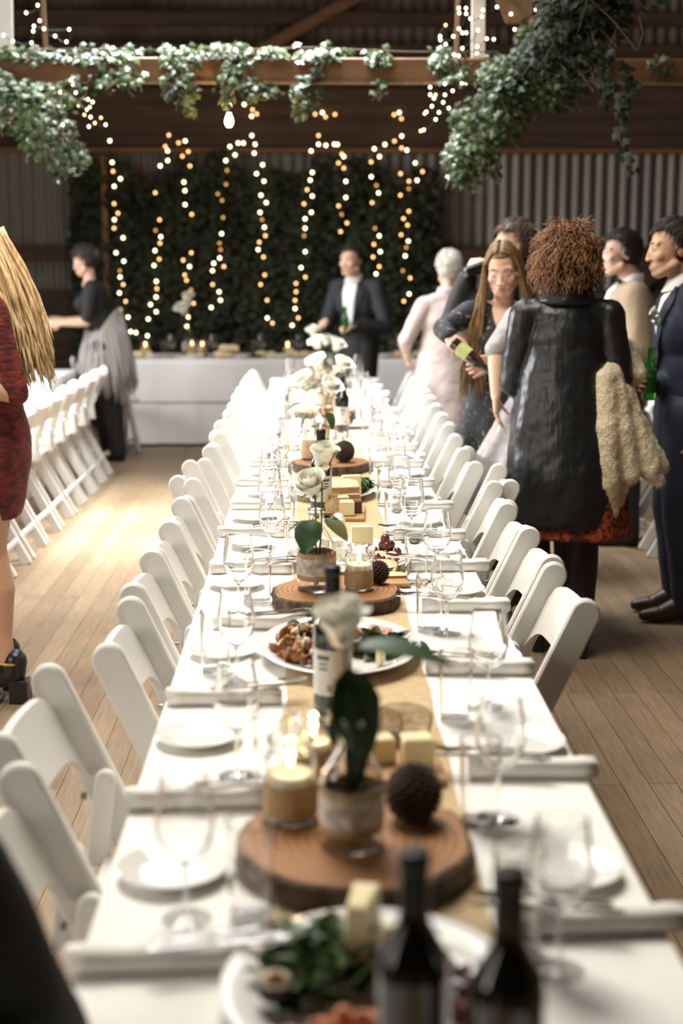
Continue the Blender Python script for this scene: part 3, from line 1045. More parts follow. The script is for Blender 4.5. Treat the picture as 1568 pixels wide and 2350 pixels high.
OF, GS = 'open-floor', "guests'"
put(wine, 'stemmed wine glass', [-.172, -.131, -.160, -.185, -.118, -.14, -.15], seq([1.80, 2.343, 2.884, 3.484, 4.114, 4.62, 5.103], 10.5, .55), TT, 0, OF, 'wine glasses, open-floor side', 'wine')
put(wine, 'stemmed wine glass', [.305, .295, .345, .319, .344, .313], seq([1.646, 2.14, 2.70, 3.282, 3.843, 4.402], 10.5, .55), TT, 0, GS, 'wine glasses, guests\' side', 'wine')
put(tumb, 'tall clear tumbler', [-.085, -.068, -.21, -.139, -.10, -.09], seq([1.80, 2.26, 2.965, 3.598, 4.08, 4.66], 10.4, .55), TT, 0, OF, 'tumblers, open-floor side', 'tumb')
put(tumb, 'tall clear tumbler', [.262, .262, .274, .279, .285, .265], seq([1.70, 2.122, 2.63, 3.303, 3.817, 4.526], 10.4, .55), TT, 0, GS, 'tumblers, guests\' side', 'tumb')
put(plate, 'small white side plate', [-.204, -.212, -.200, -.205, -.20, -.20], seq([1.934, 2.52, 3.103, 3.788, 4.337, 4.80], 10.6, .53), TT + .0005, 0, OF, 'side plates, open-floor side', 'plate')
put(plate, 'small white side plate', [.365, .38, .382, .38, .38], seq([1.923, 2.471, 3.036, 3.697, 4.189], 10.6, .54), TT + .0005, 0, GS, 'side plates, guests\' side', 'plate')
NL = seq([1.66, 2.20, 2.745, 3.34, 3.955, 4.50, 5.02], 10.6, .53)
NR = seq([1.75, 2.325, 2.945, 3.50, 3.98, 4.44], 10.6, .54)
put(napk, 'rolled white cloth napkin', [-.195, -.190, -.178, -.13, -.175, -.19], NL, TT, 0, OF, 'rolled napkins, open-floor side', 'napkin')
put(napk, 'rolled white cloth napkin', [.380, .372, .358, .383, .388, .372], NR, TT, 0, GS, 'rolled napkins, guests\' side', 'napkin')


def make_fork(label, loc, rz, group):
    m = MB()
    path = [(-.095, 0, .002), (-.05, 0, .003), (0, 0, .004), (.03, 0, .006), (.045, 0, .005)]
    for a, b, w1, w2 in ((0, 1, .0065, .005), (1, 2, .005, .003), (2, 3, .003, .0035), (3, 4, .0035, .011)):
        p, q = path[a], path[b]
        m.add([(p[0], -w1, p[2]), (p[0], w1, p[2]), (q[0], w2, q[2]), (q[0], -w2, q[2]), (p[0], -w1, p[2] - .002), (p[0], w1, p[2] - .002), (q[0], w2, q[2] - .002), (q[0], -w2, q[2] - .002)],
              [(0, 3, 2, 1), (4, 5, 6, 7), (0, 1, 5, 4), (3, 7, 6, 2), (0, 4, 7, 3), (1, 2, 6, 5)])
    for k in range(4):
        y = -.009 + .006 * k
        m.tube([(.044, y, .004), (.065, y, .0015), (.09, y, .005)], [.0018, .0017, .0009], 6)
    return single('fork', m, 'steel', label, 'fork', loc, rz, group, True, 40)


def make_knife(label, loc, rz, group):
    m = MB()
    m.prism([(-.1, -.005), (-.02, -.004), (0, -.007), (.08, -.008), (.1, .002), (.095, .007), (0, .006), (-.02, .004), (-.1, .006)], 0, .0025, None, .0007)
    return single('table_knife', m, 'steel', label, 'knife', loc, rz, group, True, 40)


fork, knife = Kind(make_fork), Kind(make_knife)
for i in range(6):
    f = fork.place((-.10 if i not in (3,) else -.05, NL[i] + .012, TT + .041), .22, 'steel fork laid on the napkin %s from camera end, open-floor side' % ORD[i], 'forks, open-floor side')
    k = knife.place((-.105 if i not in (3,) else -.055, NL[i] - .012, TT + .041), .18, 'steel knife laid on the napkin %s from camera end, open-floor side' % ORD[i], 'knives, open-floor side')
    f = fork.place((.30, NR[i] + .012, TT + .041), PI - .2, 'steel fork laid on the napkin %s from camera end, guests\' side' % ORD[i], 'forks, guests\' side')
    k = knife.place((.305, NR[i] - .012, TT + .041), PI - .15, 'steel knife laid on the napkin %s from camera end, guests\' side' % ORD[i], 'knives, guests\' side')


# ------------------------------------------------------------------ centrepieces
def make_slice(label, loc, rz, group):
    o = thing('wood_slice', label, 'wood slice', loc, rz, group)
    n = 72
    R = [.172 * (1 + .035 * math.sin(2 * PI * i / n * 3 + 1) + .022 * math.sin(2 * PI * i / n * 7) + .012 * noise.noise(V((i * .9, 0, 0)))) for i in range(n)]
    def ring(f, z, rough=0):
        return [((R[i] * f + rough * noise.noise(V((i * 1.7, z * 60, 1)))) * math.cos(2 * PI * i / n), (R[i] * f + rough * noise.noise(V((i * 1.7, z * 60, 1)))) * math.sin(2 * PI * i / n), z) for i in range(n)]
    b = MB()
    b.rings([ring(.9, .001), ring(.99, .001, .004), ring(1.0, .012, .008), ring(1.0, .024, .008), ring(.99, .035, .006), ring(.955, .0375, .003)], True, False)
    b.build('bark', 'bark', o)
    t = MB()
    t.rings([ring(.955, .0365), ring(.95, .0385), ring(.5, .0385), ring(.05, .0385)], False, True)
    t.build('cut_face', 'cut_wood', o)
    return o


slice_ = Kind(make_slice)
SL = [(.062, 1.966, 1.03), (.058, 3.585, .97), (.08, 5.96, .97), (.08, 8.05, .97), (.085, 9.95, .97)]
SLAB = ['bark-edged wood slice carrying two candle jars and the large dark ball cone', 'bark-edged wood slice under the vase of two roses and a burlap candle jar', 'bark-edged wood slice, third along the runner, under a jar and pine cone', 'bark-edged wood slice, fourth along the runner', 'bark-edged wood slice, last along the runner by the suited man']
for (x, y, s), l in zip(SL, SLAB):
    slice_.place((x, y, TT + .004), rnd(0, 6), l, 'wood slices along the runner', s)
ZS = TT + .004 + .0385


def band(m, r0, r1, z0, z1, wob=.0012, seg=36):
    m.rings([[((r + wob * noise.noise(V((i * 1.1, z * 90, 2)))) * math.cos(2 * PI * i / seg), (r + wob * noise.noise(V((i * 1.1, z * 90, 2)))) * math.sin(2 * PI * i / seg), z) for i in range(seg)] for r, z in ((r0 - .001, z0), (r0, z0 + .001), (r0 * .5 + r1 * .5, (z0 + z1) / 2), (r1, z1 - .001), (r1 - .001, z1))], False, False)
    return m


def candle_light(loc, e=.55):
    d = bpy.data.lights.new('candle_glow', 'POINT')
    d.energy = e * 1.9
    d.color = (1, .6, .27)
    d.shadow_soft_size = .008
    q = bpy.data.objects.new('candle_glow', d)
    C.objects.link(q)
    q.location = loc


def make_jar(label, loc, rz, group):
    """glass jar with burlap round its lower half and a lit candle inside"""
    o = thing('candle_jar', label, 'candle jar', loc, rz, group)
    prof = [(0, 0), (.034, 0), (.038, .005), (.038, .092), (.032, .104), (.033, .122), (.032, .1225), (.0295, .122), (.0285, .104), (.0355, .091), (.0355, .007), (.03, .005), (0, .005)]
    MB().lathe(prof, 32).build('glass_jar', 'glass', o, True, 60)
    band(MB(), .0392, .0392, .012, .056).build('burlap_wrap', 'hessian', o)
    cz = .072
    MB().lathe([(0, .006), (.0335, .006), (.0335, cz - .002), (.031, cz), (.008, cz - .004), (0, cz - .004)], 24).build('wax', 'wax', o)
    wk = MB().tube([(0, 0, cz - .005), (0, 0, cz + .007)], .0012, 6).build('wick', 'wick', o)
    MB().lathe([(0, cz + .004), (.0042, cz + .009), (.0056, cz + .014), (.0042, cz + .021), (.0016, cz + .029), (0, cz + .033)], 12).build('flame', 'flame', wk)
    return o


def petal(m, T, w_, h, cup, curl):
    nu, nv = 7, 6
    vs = []
    for j in range(nv + 1):
        t = j / nv
        ww = w_ * math.sin(PI * (.14 + .72 * t)) ** .7
        for i in range(nu + 1):
            s = -1 + 2 * i / nu
            rad = cup * (.30 + .78 * math.sin(t * PI / 2)) + .0016
            a = s * ww / max(cup, .008)
            z = h * t * (1 - .08 * s * s * t)
            fl = curl * max(0, t - .65) ** 2
            vs.append(((rad + fl) * math.sin(a), (rad + fl) * math.cos(a), z - fl * .5))
    k = nu + 1
    m.add(vs, [(j * k + i, j * k + i + 1, (j + 1) * k + i + 1, (j + 1) * k + i) for j in range(nv) for i in range(nu)], T)


def rose_head(m, T, s=1.0, opened=1.0):
    random_state = random.getstate()
    random.seed(int(s * 1000) + int(opened * 77))
    for ringi, (n, cup, h, curl) in enumerate(((3, .005, .050, .0), (3, .009, .053, .0), (4, .0135, .054, .02 * opened), (5, .018, .053, .025 * opened), (5, .0215, .051, .045 * opened), (5, .0245, .047, .075 * opened))):
        for i in range(n):
            R_ = T @ Matrix.Rotation(2 * PI * i / n + ringi * .7 + rnd(-.2, .2), 4, 'Z') @ Matrix.Rotation(rnd(-.05, .1) - .0 * ringi, 4, 'X') @ Matrix.Scale(s, 4)
            petal(m, R_, cup * 1.25 + .005, h + rnd(-.003, .003), cup * (1 + .12 * rnd(-1, 1)), curl * rnd(.4, 1.5))
    m.ell((0, 0, .012), (.018, .018, .02), T @ Matrix.Scale(s, 4))
    random.setstate(random_state)


def leaf(m, T, L, W):
    nv, nu = 8, 4
    vs = []
    for j in range(nv + 1):
        t = j / nv
        ww = W * math.sin(PI * t ** .8) ** .75 * (1 + .05 * (j % 2)) if 0 < j < nv else 0.0004
        for i in range(nu + 1):
            s = -1 + 2 * i / nu
            vs.append((s * ww, t * L, -.25 * L * t * t + .22 * abs(s) * ww))
    k = nu + 1
    m.add(vs, [(j * k + i, j * k + i + 1, (j + 1) * k + i + 1, (j + 1) * k + i) for j in range(nv) for i in range(nu)], T)


def orient(p, d, roll=0):
    return Matrix.Translation(p) @ V(d).to_track_quat('Y', 'Z').to_matrix().to_4x4() @ Matrix.Rotation(roll, 4, 'Y')


def make_vase(label, loc, rz, group, water=True):
    """milk-bottle vase with hessian and lace band"""
    o = thing('bottle_vase', label, 'vase', loc, rz, group)
    prof = [(0, 0), (.044, 0), (.049, .006), (.0495, .105), (.046, .122), (.032, .145), (.021, .162), (.0195, .196), (.0225, .200), (.0225, .210), (.0215, .211), (.0195, .209), (.0175, .196), (.019, .162), (.030, .144), (.0435, .121), (.0468, .104), (.0465, .010), (.04, .006), (0, .006)]
    MB().lathe(prof, 36).build('glass_bottle', 'glass', o, True, 60)
    hs = band(MB(), .0505, .0505, .030, .100).build('burlap_wrap', 'hessian', o)
    band(MB(), .0515, .0515, .043, .088).build('lace_band', 'lace', hs)
    return o


def rose(label, base, tip, s=1.0, opened=1.0, leaves=(), tilt=(0, 0, 1), group=None):
    """cut rose: root at the stem foot"""
    o = thing('white_rose', label, 'rose', base, 0, group)
    t = V(tip) - V(base)
    d = V(tilt).normalized()
    T = Matrix.Translation(t) @ d.to_track_quat('Z', 'Y').to_matrix().to_4x4()
    m = MB()
    rose_head(m, T, s, opened)
    m.build('bloom', 'rose_petal', o, True, 180)
    st = MB()
    st.tube([(0, 0, 0), t * .5 + V((.004, 0, 0)), t - d * .01 * s, t + d * .004], [.0022, .0024, .0026, .006], 8)
    st.ell((0, 0, .0), (.012 * s, .012 * s, .012 * s), T)
    for i in range(5):
        leaf(st, T @ Matrix.Rotation(2 * PI * i / 5, 4, 'Z') @ Matrix.Rotation(.5, 4, 'X'), .035 * s, .005 * s)
    st.build('stem', 'stem_green', o, True, 180)
    for (fr, dr, L, W, roll, mt) in leaves:
        lm = MB()
        p = t * fr
        lm.tube([p, p + V(dr).normalized() * .02], .0013, 5)
        leaf(lm, orient(p + V(dr).normalized() * .018, dr, roll), L, W)
        lm.build('leaf', mt, o, True, 180)
    return o


def make_cone(label, loc, rz, group):
    o = thing('pine_cone', label, 'pine cone', loc, rz, group)
    MB().ell((0, 0, .041), (.026, .026, .036)).build('core', 'cone_scale', o)
    m = MB()
    N = 150
    for i in range(N):
        z = 1 - 2 * (i + .5) / N
        a = i * 2.39996
        r = math.sqrt(1 - z * z)
        d = V((r * math.cos(a), r * math.sin(a), z))
        p = V((d.x * .032, d.y * .032, .042 + d.z * .034))
        q = (d + V((0, 0, .45))).to_track_quat('Z', 'X').to_matrix().to_4x4()
        m.ell((0, 0, .003), (.0042, .0078, .0085), Matrix.Translation(p) @ q @ Matrix.Rotation(PI / 2 * 0, 4, 'Z'), 8, 5)
    m.build('scales', 'cone_scale', o)
    return o


jar, vase, cone = Kind(make_jar), Kind(make_vase), Kind(make_cone)


def make_wine_bottle(label, loc, rz, group):
    o = thing('wine_bottle', label, 'wine bottle', loc, rz, group)
    prof = [(0, .012), (.02, .004), (.034, 0), (.0365, .004), (.037, .175), (.035, .192), (.027, .208), (.017, .226), (.0142, .245), (.014, .283), (.0157, .286), (.0157, .298), (.013, .301), (0, .301)]
    MB().lathe(prof, 36).build('bottle_glass', 'bottle_black', o, True, 60)
    MB().lathe([(.0148, .238), (.0152, .239), (.0150, .284), (.0165, .287), (.0165, .300), (.0135, .3025), (0, .3025)], 28).build('foil_cap', 'bottle_foil', o, True, 60)
    lb = band(MB(), .0376, .0376, .055, .145, .0, 40).build('label', 'paper_label', o)
    pr, bc = MB(), MB()
    for k, (z, w_) in enumerate(((.130, .7), (.118, .45), (.108, .5), (.075, .22), (.068, .22))):
        hh = .004 if k == 0 else .002
        sg = 10
        a0 = -PI / 2 - w_ / 2 if k < 3 else -PI / 2 + .25
        vs = [(.0381 * math.cos(a0 + w_ * i / sg), .0381 * math.sin(a0 + w_ * i / sg), z + e * hh) for e in (-1, 1) for i in range(sg + 1)]
        (pr if k < 3 else bc).add(vs, [(i, i + 1, sg + 2 + i, sg + 1 + i) for i in range(sg)])
    pr.build('lettering', 'label_print', lb)
    bc.build('barcode', 'label_print', lb)
    return o


wbot = Kind(make_wine_bottle)
wbot.place((.099, 1.315, TT + .004), .4, 'dark wine bottle at the camera end, beside the salad platter with the fig', None)
wbot.place((.187, 1.268, TT + .004), 2.6, 'dark wine bottle at the camera end, closer to the guests\' side chairs', None)
wbot.place((.038, 2.64, TT + .004), -.55, 'dark wine bottle with white label behind the rose with big dark leaves', None)
wbot.place((.030, 4.86, TT + .004), .5, 'dark wine bottle behind the pair of roses in the lace vase', None)
wbot.place((.152, 7.20, TT + .004), .1, 'dark wine bottle with pale label and gold neck, mid-way down the table', None)
o = wbot.place((.165, 8.45, TT + .004), .8, 'dark gold-necked wine bottle standing behind the pale-labelled bottle', None)
for ob in list(bpy.data.objects):
    if ob.name.startswith('wine_bottle') and ob.location.y > 7:
        band(MB(), .0162, .0160, .226, .262, 0, 28).build('gold_band', 'gold_foil', ob)

for lb in [q for r in bpy.data.objects if r.name.startswith('wine_bottle') and r.location.y < 1.5 for q in r.children if q.name.startswith('label')]:
    kids = list(lb.children)
    for q in kids + [lb]:
        bpy.data.objects.remove(q)

# first slice: jar, lace vase with the blurred rose, ball cone
jar.place((-.035, 2.045, ZS), .3, 'burlap candle jar on the first wood slice, open-floor edge', None, 1.06)
candle_light((-.035, 2.045, ZS + .105), .7)
jar.place((.0, 2.32, TT + .004), 1.2, 'burlap candle jar on the runner behind the first wood slice', None, .95)
candle_light((0, 2.32, TT + .10))
vase.place((.055, 1.945, ZS), 0, 'lace-banded bottle vase with a single rose on the first wood slice', None, .92)
rose('white rose with two large dark leaves in the first lace vase', (.058, 1.95, ZS + .012), (.044, 1.97, 1.085), 1.2, .6,
     [(.93, (.14, -.22, -.62), .135, .036, .3, 'leaf_dark'), (.97, (.6, -.06, .02), .14, .027, .2, 'leaf_dark'), (.86, (.24, -.3, -.6), .12, .036, -.2, 'leaf_dark'), (.70, (-.15, .1, -.4), .06, .02, 0, 'leaf_dark'), (.62, (.12, -.2, -.6), .10, .030, -.4, 'leaf_dark')], (-.12, -.15, 1))
cone.place((.151, 2.03, ZS), 0, 'dark round pine cone on the first wood slice', None, 1.06)
# second slice
vase.place((.010, 3.575, ZS), .4, 'lace-banded bottle vase with two roses on the second wood slice', None, 1.0)
rose('white rose standing tallest in the lace vase on the second wood slice', (.012, 3.58, ZS + .012), (.026, 3.57, 1.105), 1.2, .8,
     [(.60, (.6, -.5, -.35), .085, .024, .2, 'leaf_olive'), (.62, (.5, .1, -.2), .06, .018, 0, 'leaf_dark')], (.05, -.1, 1))
rose('lower greenish-white rose in the lace vase on the second wood slice', (.006, 3.57, ZS + .012), (.004, 3.53, 1.045), 1.15, .9,
     [(.78, (-.22, -.65, -.6), .095, .036, 0, 'leaf_dark'), (.72, (-.7, .1, -.2), .06, .022, 0, 'leaf_dark')], (-.3, -.5, .8))
jar.place((.119, 3.575, ZS), 2, 'burlap candle jar glowing on the second wood slice', None, .95)
candle_light((.119, 3.575, ZS + .10), .7)
cone.place((.172, 3.64, ZS), 0, 'pine cone behind the candle jar on the second wood slice', None, .72)
# third slice
jar.place((.0, 6.02, ZS), 1, 'tall candle jar on the third wood slice', None, 1.25)
candle_light((0, 6.02, ZS + .125))
jar.place((.12, 6.08, ZS), 1.6, 'small candle jar behind the pine cone on the third wood slice', None, .9)
candle_light((.12, 6.08, ZS + .095))
cone.place((.135, 5.93, ZS), .7, 'dark pine cone on the third wood slice', None, 1.08)
vase.place((.035, 6.75, TT + .004), 2, 'bottle vase with two open roses beyond the third wood slice', None, 1.0)
rose('wide open white rose leaning to the open floor, mid-way down the table', (.035, 6.75, TT + .02), (-.030, 6.75, 1.03), 1.5, 1.2, [(.75, (-.7, -.2, -.1), .09, .034, 0, 'leaf_dark'), (.62, (-.5, -.2, -.7), .10, .026, 0, 'leaf_dark')], (-.4, -.3, .8))
rose('wide open white rose leaning to the guests, mid-way down the table', (.04, 6.75, TT + .02), (.075, 6.72, 1.005), 1.5, 1.2, [(.7, (.3, -.3, -.6), .09, .03, 0, 'leaf_dark')], (.3, -.4, .8))
# fourth and fifth slices
for k, (sy, sx) in enumerate(((8.05, .08), (9.95, .085))):
    wh = ('fourth', 'last')[k]
    vase.place((sx - .01, sy + .02, ZS), 1, 'bottle vase with roses on the %s wood slice' % wh, None)
    rose('white rose to the open-floor side in the vase on the %s slice' % wh, (sx - .01, sy + .02, ZS + .012), (sx - .04, sy - .02, 1.03), 1.5, 1.2, [(.7, (-.5, -.3, -.3), .08, .03, 0, 'leaf_dark')], (-.3, -.3, .8))
    rose('white rose to the guests\' side in the vase on the %s slice' % wh, (sx - .005, sy + .02, ZS + .012), (sx + .08, sy - .03, 1.015), 1.5, 1.2, [(.7, (.4, -.3, -.3), .08, .03, 0, 'leaf_dark')], (.3, -.3, .8))
    jar.place((sx + .075, sy - .05, ZS), 0, 'candle jar on the %s wood slice beside the rose vase' % wh, None)
    candle_light((sx + .075, sy - .05, ZS + .105), .4)
    jar.place((sx + .09, sy + .045, ZS), 0, 'candle jar on the %s wood slice towards the guests' % wh, None, .9)
vase.place((.0, 10.55, TT + .004), 1, 'bottle vase at the far end of the long table', None)
rose('white rose rising highest at the far end of the long table', (.0, 10.55, TT + .02), (.02, 10.5, 1.08), 1.5, 1.1, [], (-.2, -.3, .8))
rose('second white rose at the far end of the long table, nearer the suited man', (.005, 10.55, TT + .02), (.10, 10.5, 1.02), 1.4, 1.2, [(.6, (.3, -.3, -.3), .08, .03, 0, 'leaf_dark')], (.3, -.3, .8))


# ------------------------------------------------------------------ food
def make_platter(label, loc, rz, group):
    prof = [(0, .004), (.62, .004), (.64, 0), (.68, 0), (.70, .005), (.82, .014), (.985, .027), (1.0, .030), (.985, .032), (.82, .019), (.70, .010), (.64, .008), (0, .008)]
    m = MB()
    m.rings([[(max(r, 1e-4) * .182 * math.cos(2 * PI * i / 56), max(r, 1e-4) * .245 * math.sin(2 * PI * i / 56), z) for i in range(56)] for r, z in prof])
    return single('serving_platter', m, 'china', label, 'platter', loc, rz, group, True, 60)


platter = Kind(make_platter)
PA, PB, PC = V((.070, 1.56, TT + .004)), V((.060, 3.085, TT + .004)), V((.110, 4.07, TT + .004))
platter.place(PA, 0, 'white oval platter at the camera end with leaves, fig and cheese', None, 1.0).scale = (1.0, .82, 1.0)
platter.place(PB, 0, 'white oval platter of roast vegetables and ham behind the dark-leaved rose', None, 1.0)
platter.place(PC, 0, 'white oval platter of cheese and grapes behind the second wood slice', None, 1.0)
PD = V((.075, 5.30, TT + .004))
platter.place(PD, 0, 'white oval platter with greens between the dark bottle and third slice', None, .9)
PE = V((.15, 7.55, TT + .004))
platter.place(PE, PI / 2, 'white oval platter of greens beside the pale-labelled bottle', None, .75)


def leaf_heap(m, c, r, n, size=(.025, .05)):
    for i in range(n):
        a, q = rnd(0, 2 * PI), math.sqrt(rnd(0, 1))
        p = V(c) + V((r[0] * q * math.cos(a), r[1] * q * math.sin(a), r[2] * (1 - q * q) * rnd(.3, 1)))
        d = V((rnd(-1, 1), rnd(-1, 1), rnd(-.1, .6)))
        leaf(m, orient(p, d, rnd(-.8, .8)), rnd(*size), rnd(.008, .016))


def heap(name, label, cat, c, r, n, mat, size=(.025, .05)):
    m = MB()
    leaf_heap(m, (0, 0, .004), r, n, size)
    o = single(name, m, mat, label, cat, c, 0, None, True, 180, 'stuff')
    return o


heap('salad_greens', 'dark green salad leaves on the camera-end platter', 'salad', PA + V((-.06, .05, .012)), (.07, .08, .06), 150, 'salad')
heap('salad_greens', 'green salad leaves heaped on the roast vegetable platter', 'salad', PB + V((-.06, .10, .012)), (.07, .07, .03), 110, 'salad')
heap('salad_greens', 'rocket leaves beside the ham on the roast vegetable platter', 'salad', PB + V((.10, .0, .012)), (.07, .06, .025), 90, 'salad')
heap('salad_greens', 'green salad heaped on the platter before the third slice', 'salad', PD + V((.10, .06, .012)), (.06, .09, .035), 130, 'salad')
heap('salad_greens', 'dark greens on the platter beside the pale-labelled bottle', 'salad', PE + V((.02, .0, .012)), (.05, .05, .06), 90, 'salad')


def lumps(name, label, cat, c, r, n, mat, size, group=None):
    """many irregular bite-size pieces nobody would count"""
    m = MB()
    for i in range(n):
        a, q = rnd(0, 2 * PI), math.sqrt(rnd(0, 1))
        p = (r[0] * q * math.cos(a), r[1] * q * math.sin(a), .006 + r[2] * (1 - q * q) * rnd(.2, 1))
        s = rnd(*size)
        T = Matrix.Translation(p) @ Euler((rnd(0, 3), rnd(0, 3), rnd(0, 3))).to_matrix().to_4x4()
        g = MB().ell((0, 0, 0), (s * 1.15, s * rnd(.5, .9), s * rnd(.22, .5)), None, 9, 6)
        sd = rnd(0, 50)
        g.v = [tuple(V(q) * (1 + .45 * noise.noise(V(q) / s * 1.3 + V((sd, 0, 0))))) for q in g.v]
        m.add(g.v, g.f, T)
    return single(name, m, mat, label, cat, c, 0, group, True, 180, 'stuff')


lumps('roast_vegetables', 'dark roasted vegetable pieces heaped on the second platter', 'vegetables', PB + V((-.07, .0, .012)), (.08, .15, .035), 120, 'roast_veg', (.008, .021))
lumps('white_onions', 'pale onion and feta pieces among the roast vegetables', 'vegetables', PB + V((-.055, .0, .02)), (.085, .14, .036), 40, 'onion_white', (.006, .014))
lumps('dried_tomatoes', 'dark red dried tomatoes on the cheese and grape platter', 'vegetables', PC + V((.09, -.10, .012)), (.05, .06, .02), 34, 'grape', (.007, .014))
lumps('chutney', 'dark red relish on the camera-end platter beside the bottle', 'relish', PA + V((.08, -.02, .012)), (.05, .09, .03), 45, 'grape', (.008, .016))
lumps('roast_vegetables', 'orange roasted vegetables at the camera edge of the table', 'vegetables', PA + V((-.02, -.115, .012)), (.09, .05, .025), 40, 'ham', (.010, .02))


def make_slab(label, loc, rz, group):
    """cheese wedge standing on its long side"""
    m = MB()
    m.prism([(-.03, -.010), (.03, -.014), (.03, .014), (-.03, .010)], 0, .085, None, .002)
    o = single('cheese_stick', m, 'cheese', label, 'cheese', loc, rz, group, False)
    return o


def make_wedge(label, loc, rz, group):
    m = MB()
    m.prism([(0, 0), (.085, -.026), (.09, 0), (.085, .026)], 0, .032, None, .002)
    return single('cheese_wedge', m, 'blue_cheese', label, 'cheese', loc, rz, group, False)


def make_bread(label, loc, rz, group):
    o = thing('bread_slice', label, 'bread', loc, rz, group)
    poly = [(-.042, 0), (.042, 0), (.045, .025)] + [(.047 * math.cos(a), .03 + .022 * math.sin(a)) for a in [PI * k / 10 for k in range(1, 10)]] + [(-.045, .025)]
    T = Matrix(((1, 0, 0, 0), (0, 0, -1, 0), (0, 1, 0, 0), (0, 0, 0, 1)))
    MB().prism(poly, -.007, .007, T, .0012).build('crumb', 'bread', o, True)
    n = len(poly)
    m = MB()
    po = [(x * 1.045, (z - .025) * 1.06 + .025) for x, z in poly]
    m.add([(x, e, z) for e in (-.0066, .0066) for x, z in po] + [(x * .985, e, (z - .025) * .985 + .025) for e in (-.0070, .0070) for x, z in poly],
          [(i, (i + 1) % n, n + (i + 1) % n, n + i) for i in range(n)] + [(2 * n + i, (i + 1) % n + 2 * n, (i + 1) % n, i) for i in range(n)] + [(n + i, n + (i + 1) % n, 3 * n + (i + 1) % n, 3 * n + i) for i in range(n)])
    m.build('crust', 'crust', o, True)
    return o


def make_block(label, loc, rz, group):
    m = MB().box((0, 0, .024), (.045, .04, .048), ch=.003)
    return single('cheese_block', m, 'cheese', label, 'cheese', loc, rz, group, False)


def make_board(label, loc, rz, group):
    m = MB().box((0, 0, .007), (.13, .26, .014), ch=.003)
    return single('serving_board', m, 'board_wood', label, 'serving board', loc, rz, group, False)


stick, wedge, bread, block, board = Kind(make_slab), Kind(make_wedge), Kind(make_bread), Kind(make_block), Kind(make_board)


def tilt(o, rx=0, ry=0):
    e = o.rotation_euler
    o.rotation_euler = (rx, ry, e[2])
    return o


# camera-end platter
stick.place(PA + V((-.012, .055, .014)), 1.35, 'tall pale cheese stick upright on the camera-end platter', None, 1.2)
wedge.place(PA + V((.06, .10, .014)), 2.6, 'pale cheese wedge on the camera-end platter behind the bottle', None)
o = thing('fig_half', 'halved fig, cut face up, on the edge of the camera-end platter', 'fig', PA + V((-.115, -.02, .038)), 0)
MB().ell((0, 0, 0), (.024, .024, .020)).build('skin', 'fig_skin', o)
f = MB().ell((0, -.010, .012), (.020, .013, .012)).build('cut_flesh', 'onion_white', o)
MB().ell((0, -.014, .017), (.011, .010, .009)).build('seeds', 'roast_veg', f)
# ham slices on the second platter
hm = MB()
for i in range(3):
    vs = []
    n = 20
    R_ = .036
    cx_, cy_ = .10 + .022 * i - .05, .125 - .012 * i
    m = MB()
    ring0 = [(R_ * (1 + .12 * math.sin(3 * a)) * math.cos(a), R_ * .8 * math.sin(a), .006 * math.sin(2 * a)) for a in [2 * PI * k / n for k in range(n)]]
    m.rings([[(x * .98, y * .98, z) for x, y, z in ring0], [(x, y, z + .0015) for x, y, z in ring0], [(x * .97, y * .97, z + .003) for x, y, z in ring0]])
    o_ = single('ham_slice', m, ('ham', 'salami', 'salami')[i], ('curled orange-red ham slice on the second platter', 'pink salami slice at the rim of the second platter', 'salami slice half under the leaves on the second platter')[i], 'cured meat', PB + V((cx_, cy_ - .04, .026 + .006 * i)), rnd(0, 3))
    tilt(o_, rnd(-.2, .3), rnd(-.2, .2))
lumps('cured_meat', 'folded orange cured meat on the second platter under the rose leaf', 'cured meat', PB + V((.03, .03, .012)), (.05, .07, .03), 30, 'ham', (.012, .024))
stick.place(PB + V((.085, -.12, .014)), 1.2, 'pale cheese piece at the camera rim of the second platter', None, .5)
# cheese and grape platter
stick.place(PC + V((.035, .05, .014)), .15, 'tall cheese piece upright on the grape platter', None, 1.05)
tilt(wedge.place(PC + V((-.045, -.05, .016)), .1, 'herbed blue cheese wedge on the grape platter', None, 1.3), 0, 0)
wedge.place(PC + V((-.09, .08, .014)), .9, 'pale blue cheese wedge at the back of the grape platter', None, 1.0)
o = thing('fig_half', 'dark-skinned sausage half on the edge of the grape platter', 'cured meat', PC + V((-.13, -.07, .034)), .4)
o.name = 'sausage_half'
MB().lathe([(0, -.03), (.018, -.026), (.023, 0), (.024, .028), (0, .028)], 20, Matrix.Rotation(math.radians(-70), 4, 'Y')).build('skin', 'fig_skin', o)
MB().lathe([(0, .0275), (.0215, .0275), (.021, .0295), (0, .0298)], 20, Matrix.Rotation(math.radians(-70), 4, 'Y')).build('cut_face', 'fig_flesh', o)


def make_grape(label, loc, rz, group):
    return single('grape', MB().ell((0, 0, 0), (.0125, .0125, .0135), None, 14, 10), 'grape', label, 'grape', loc, rz, group, True, 180)


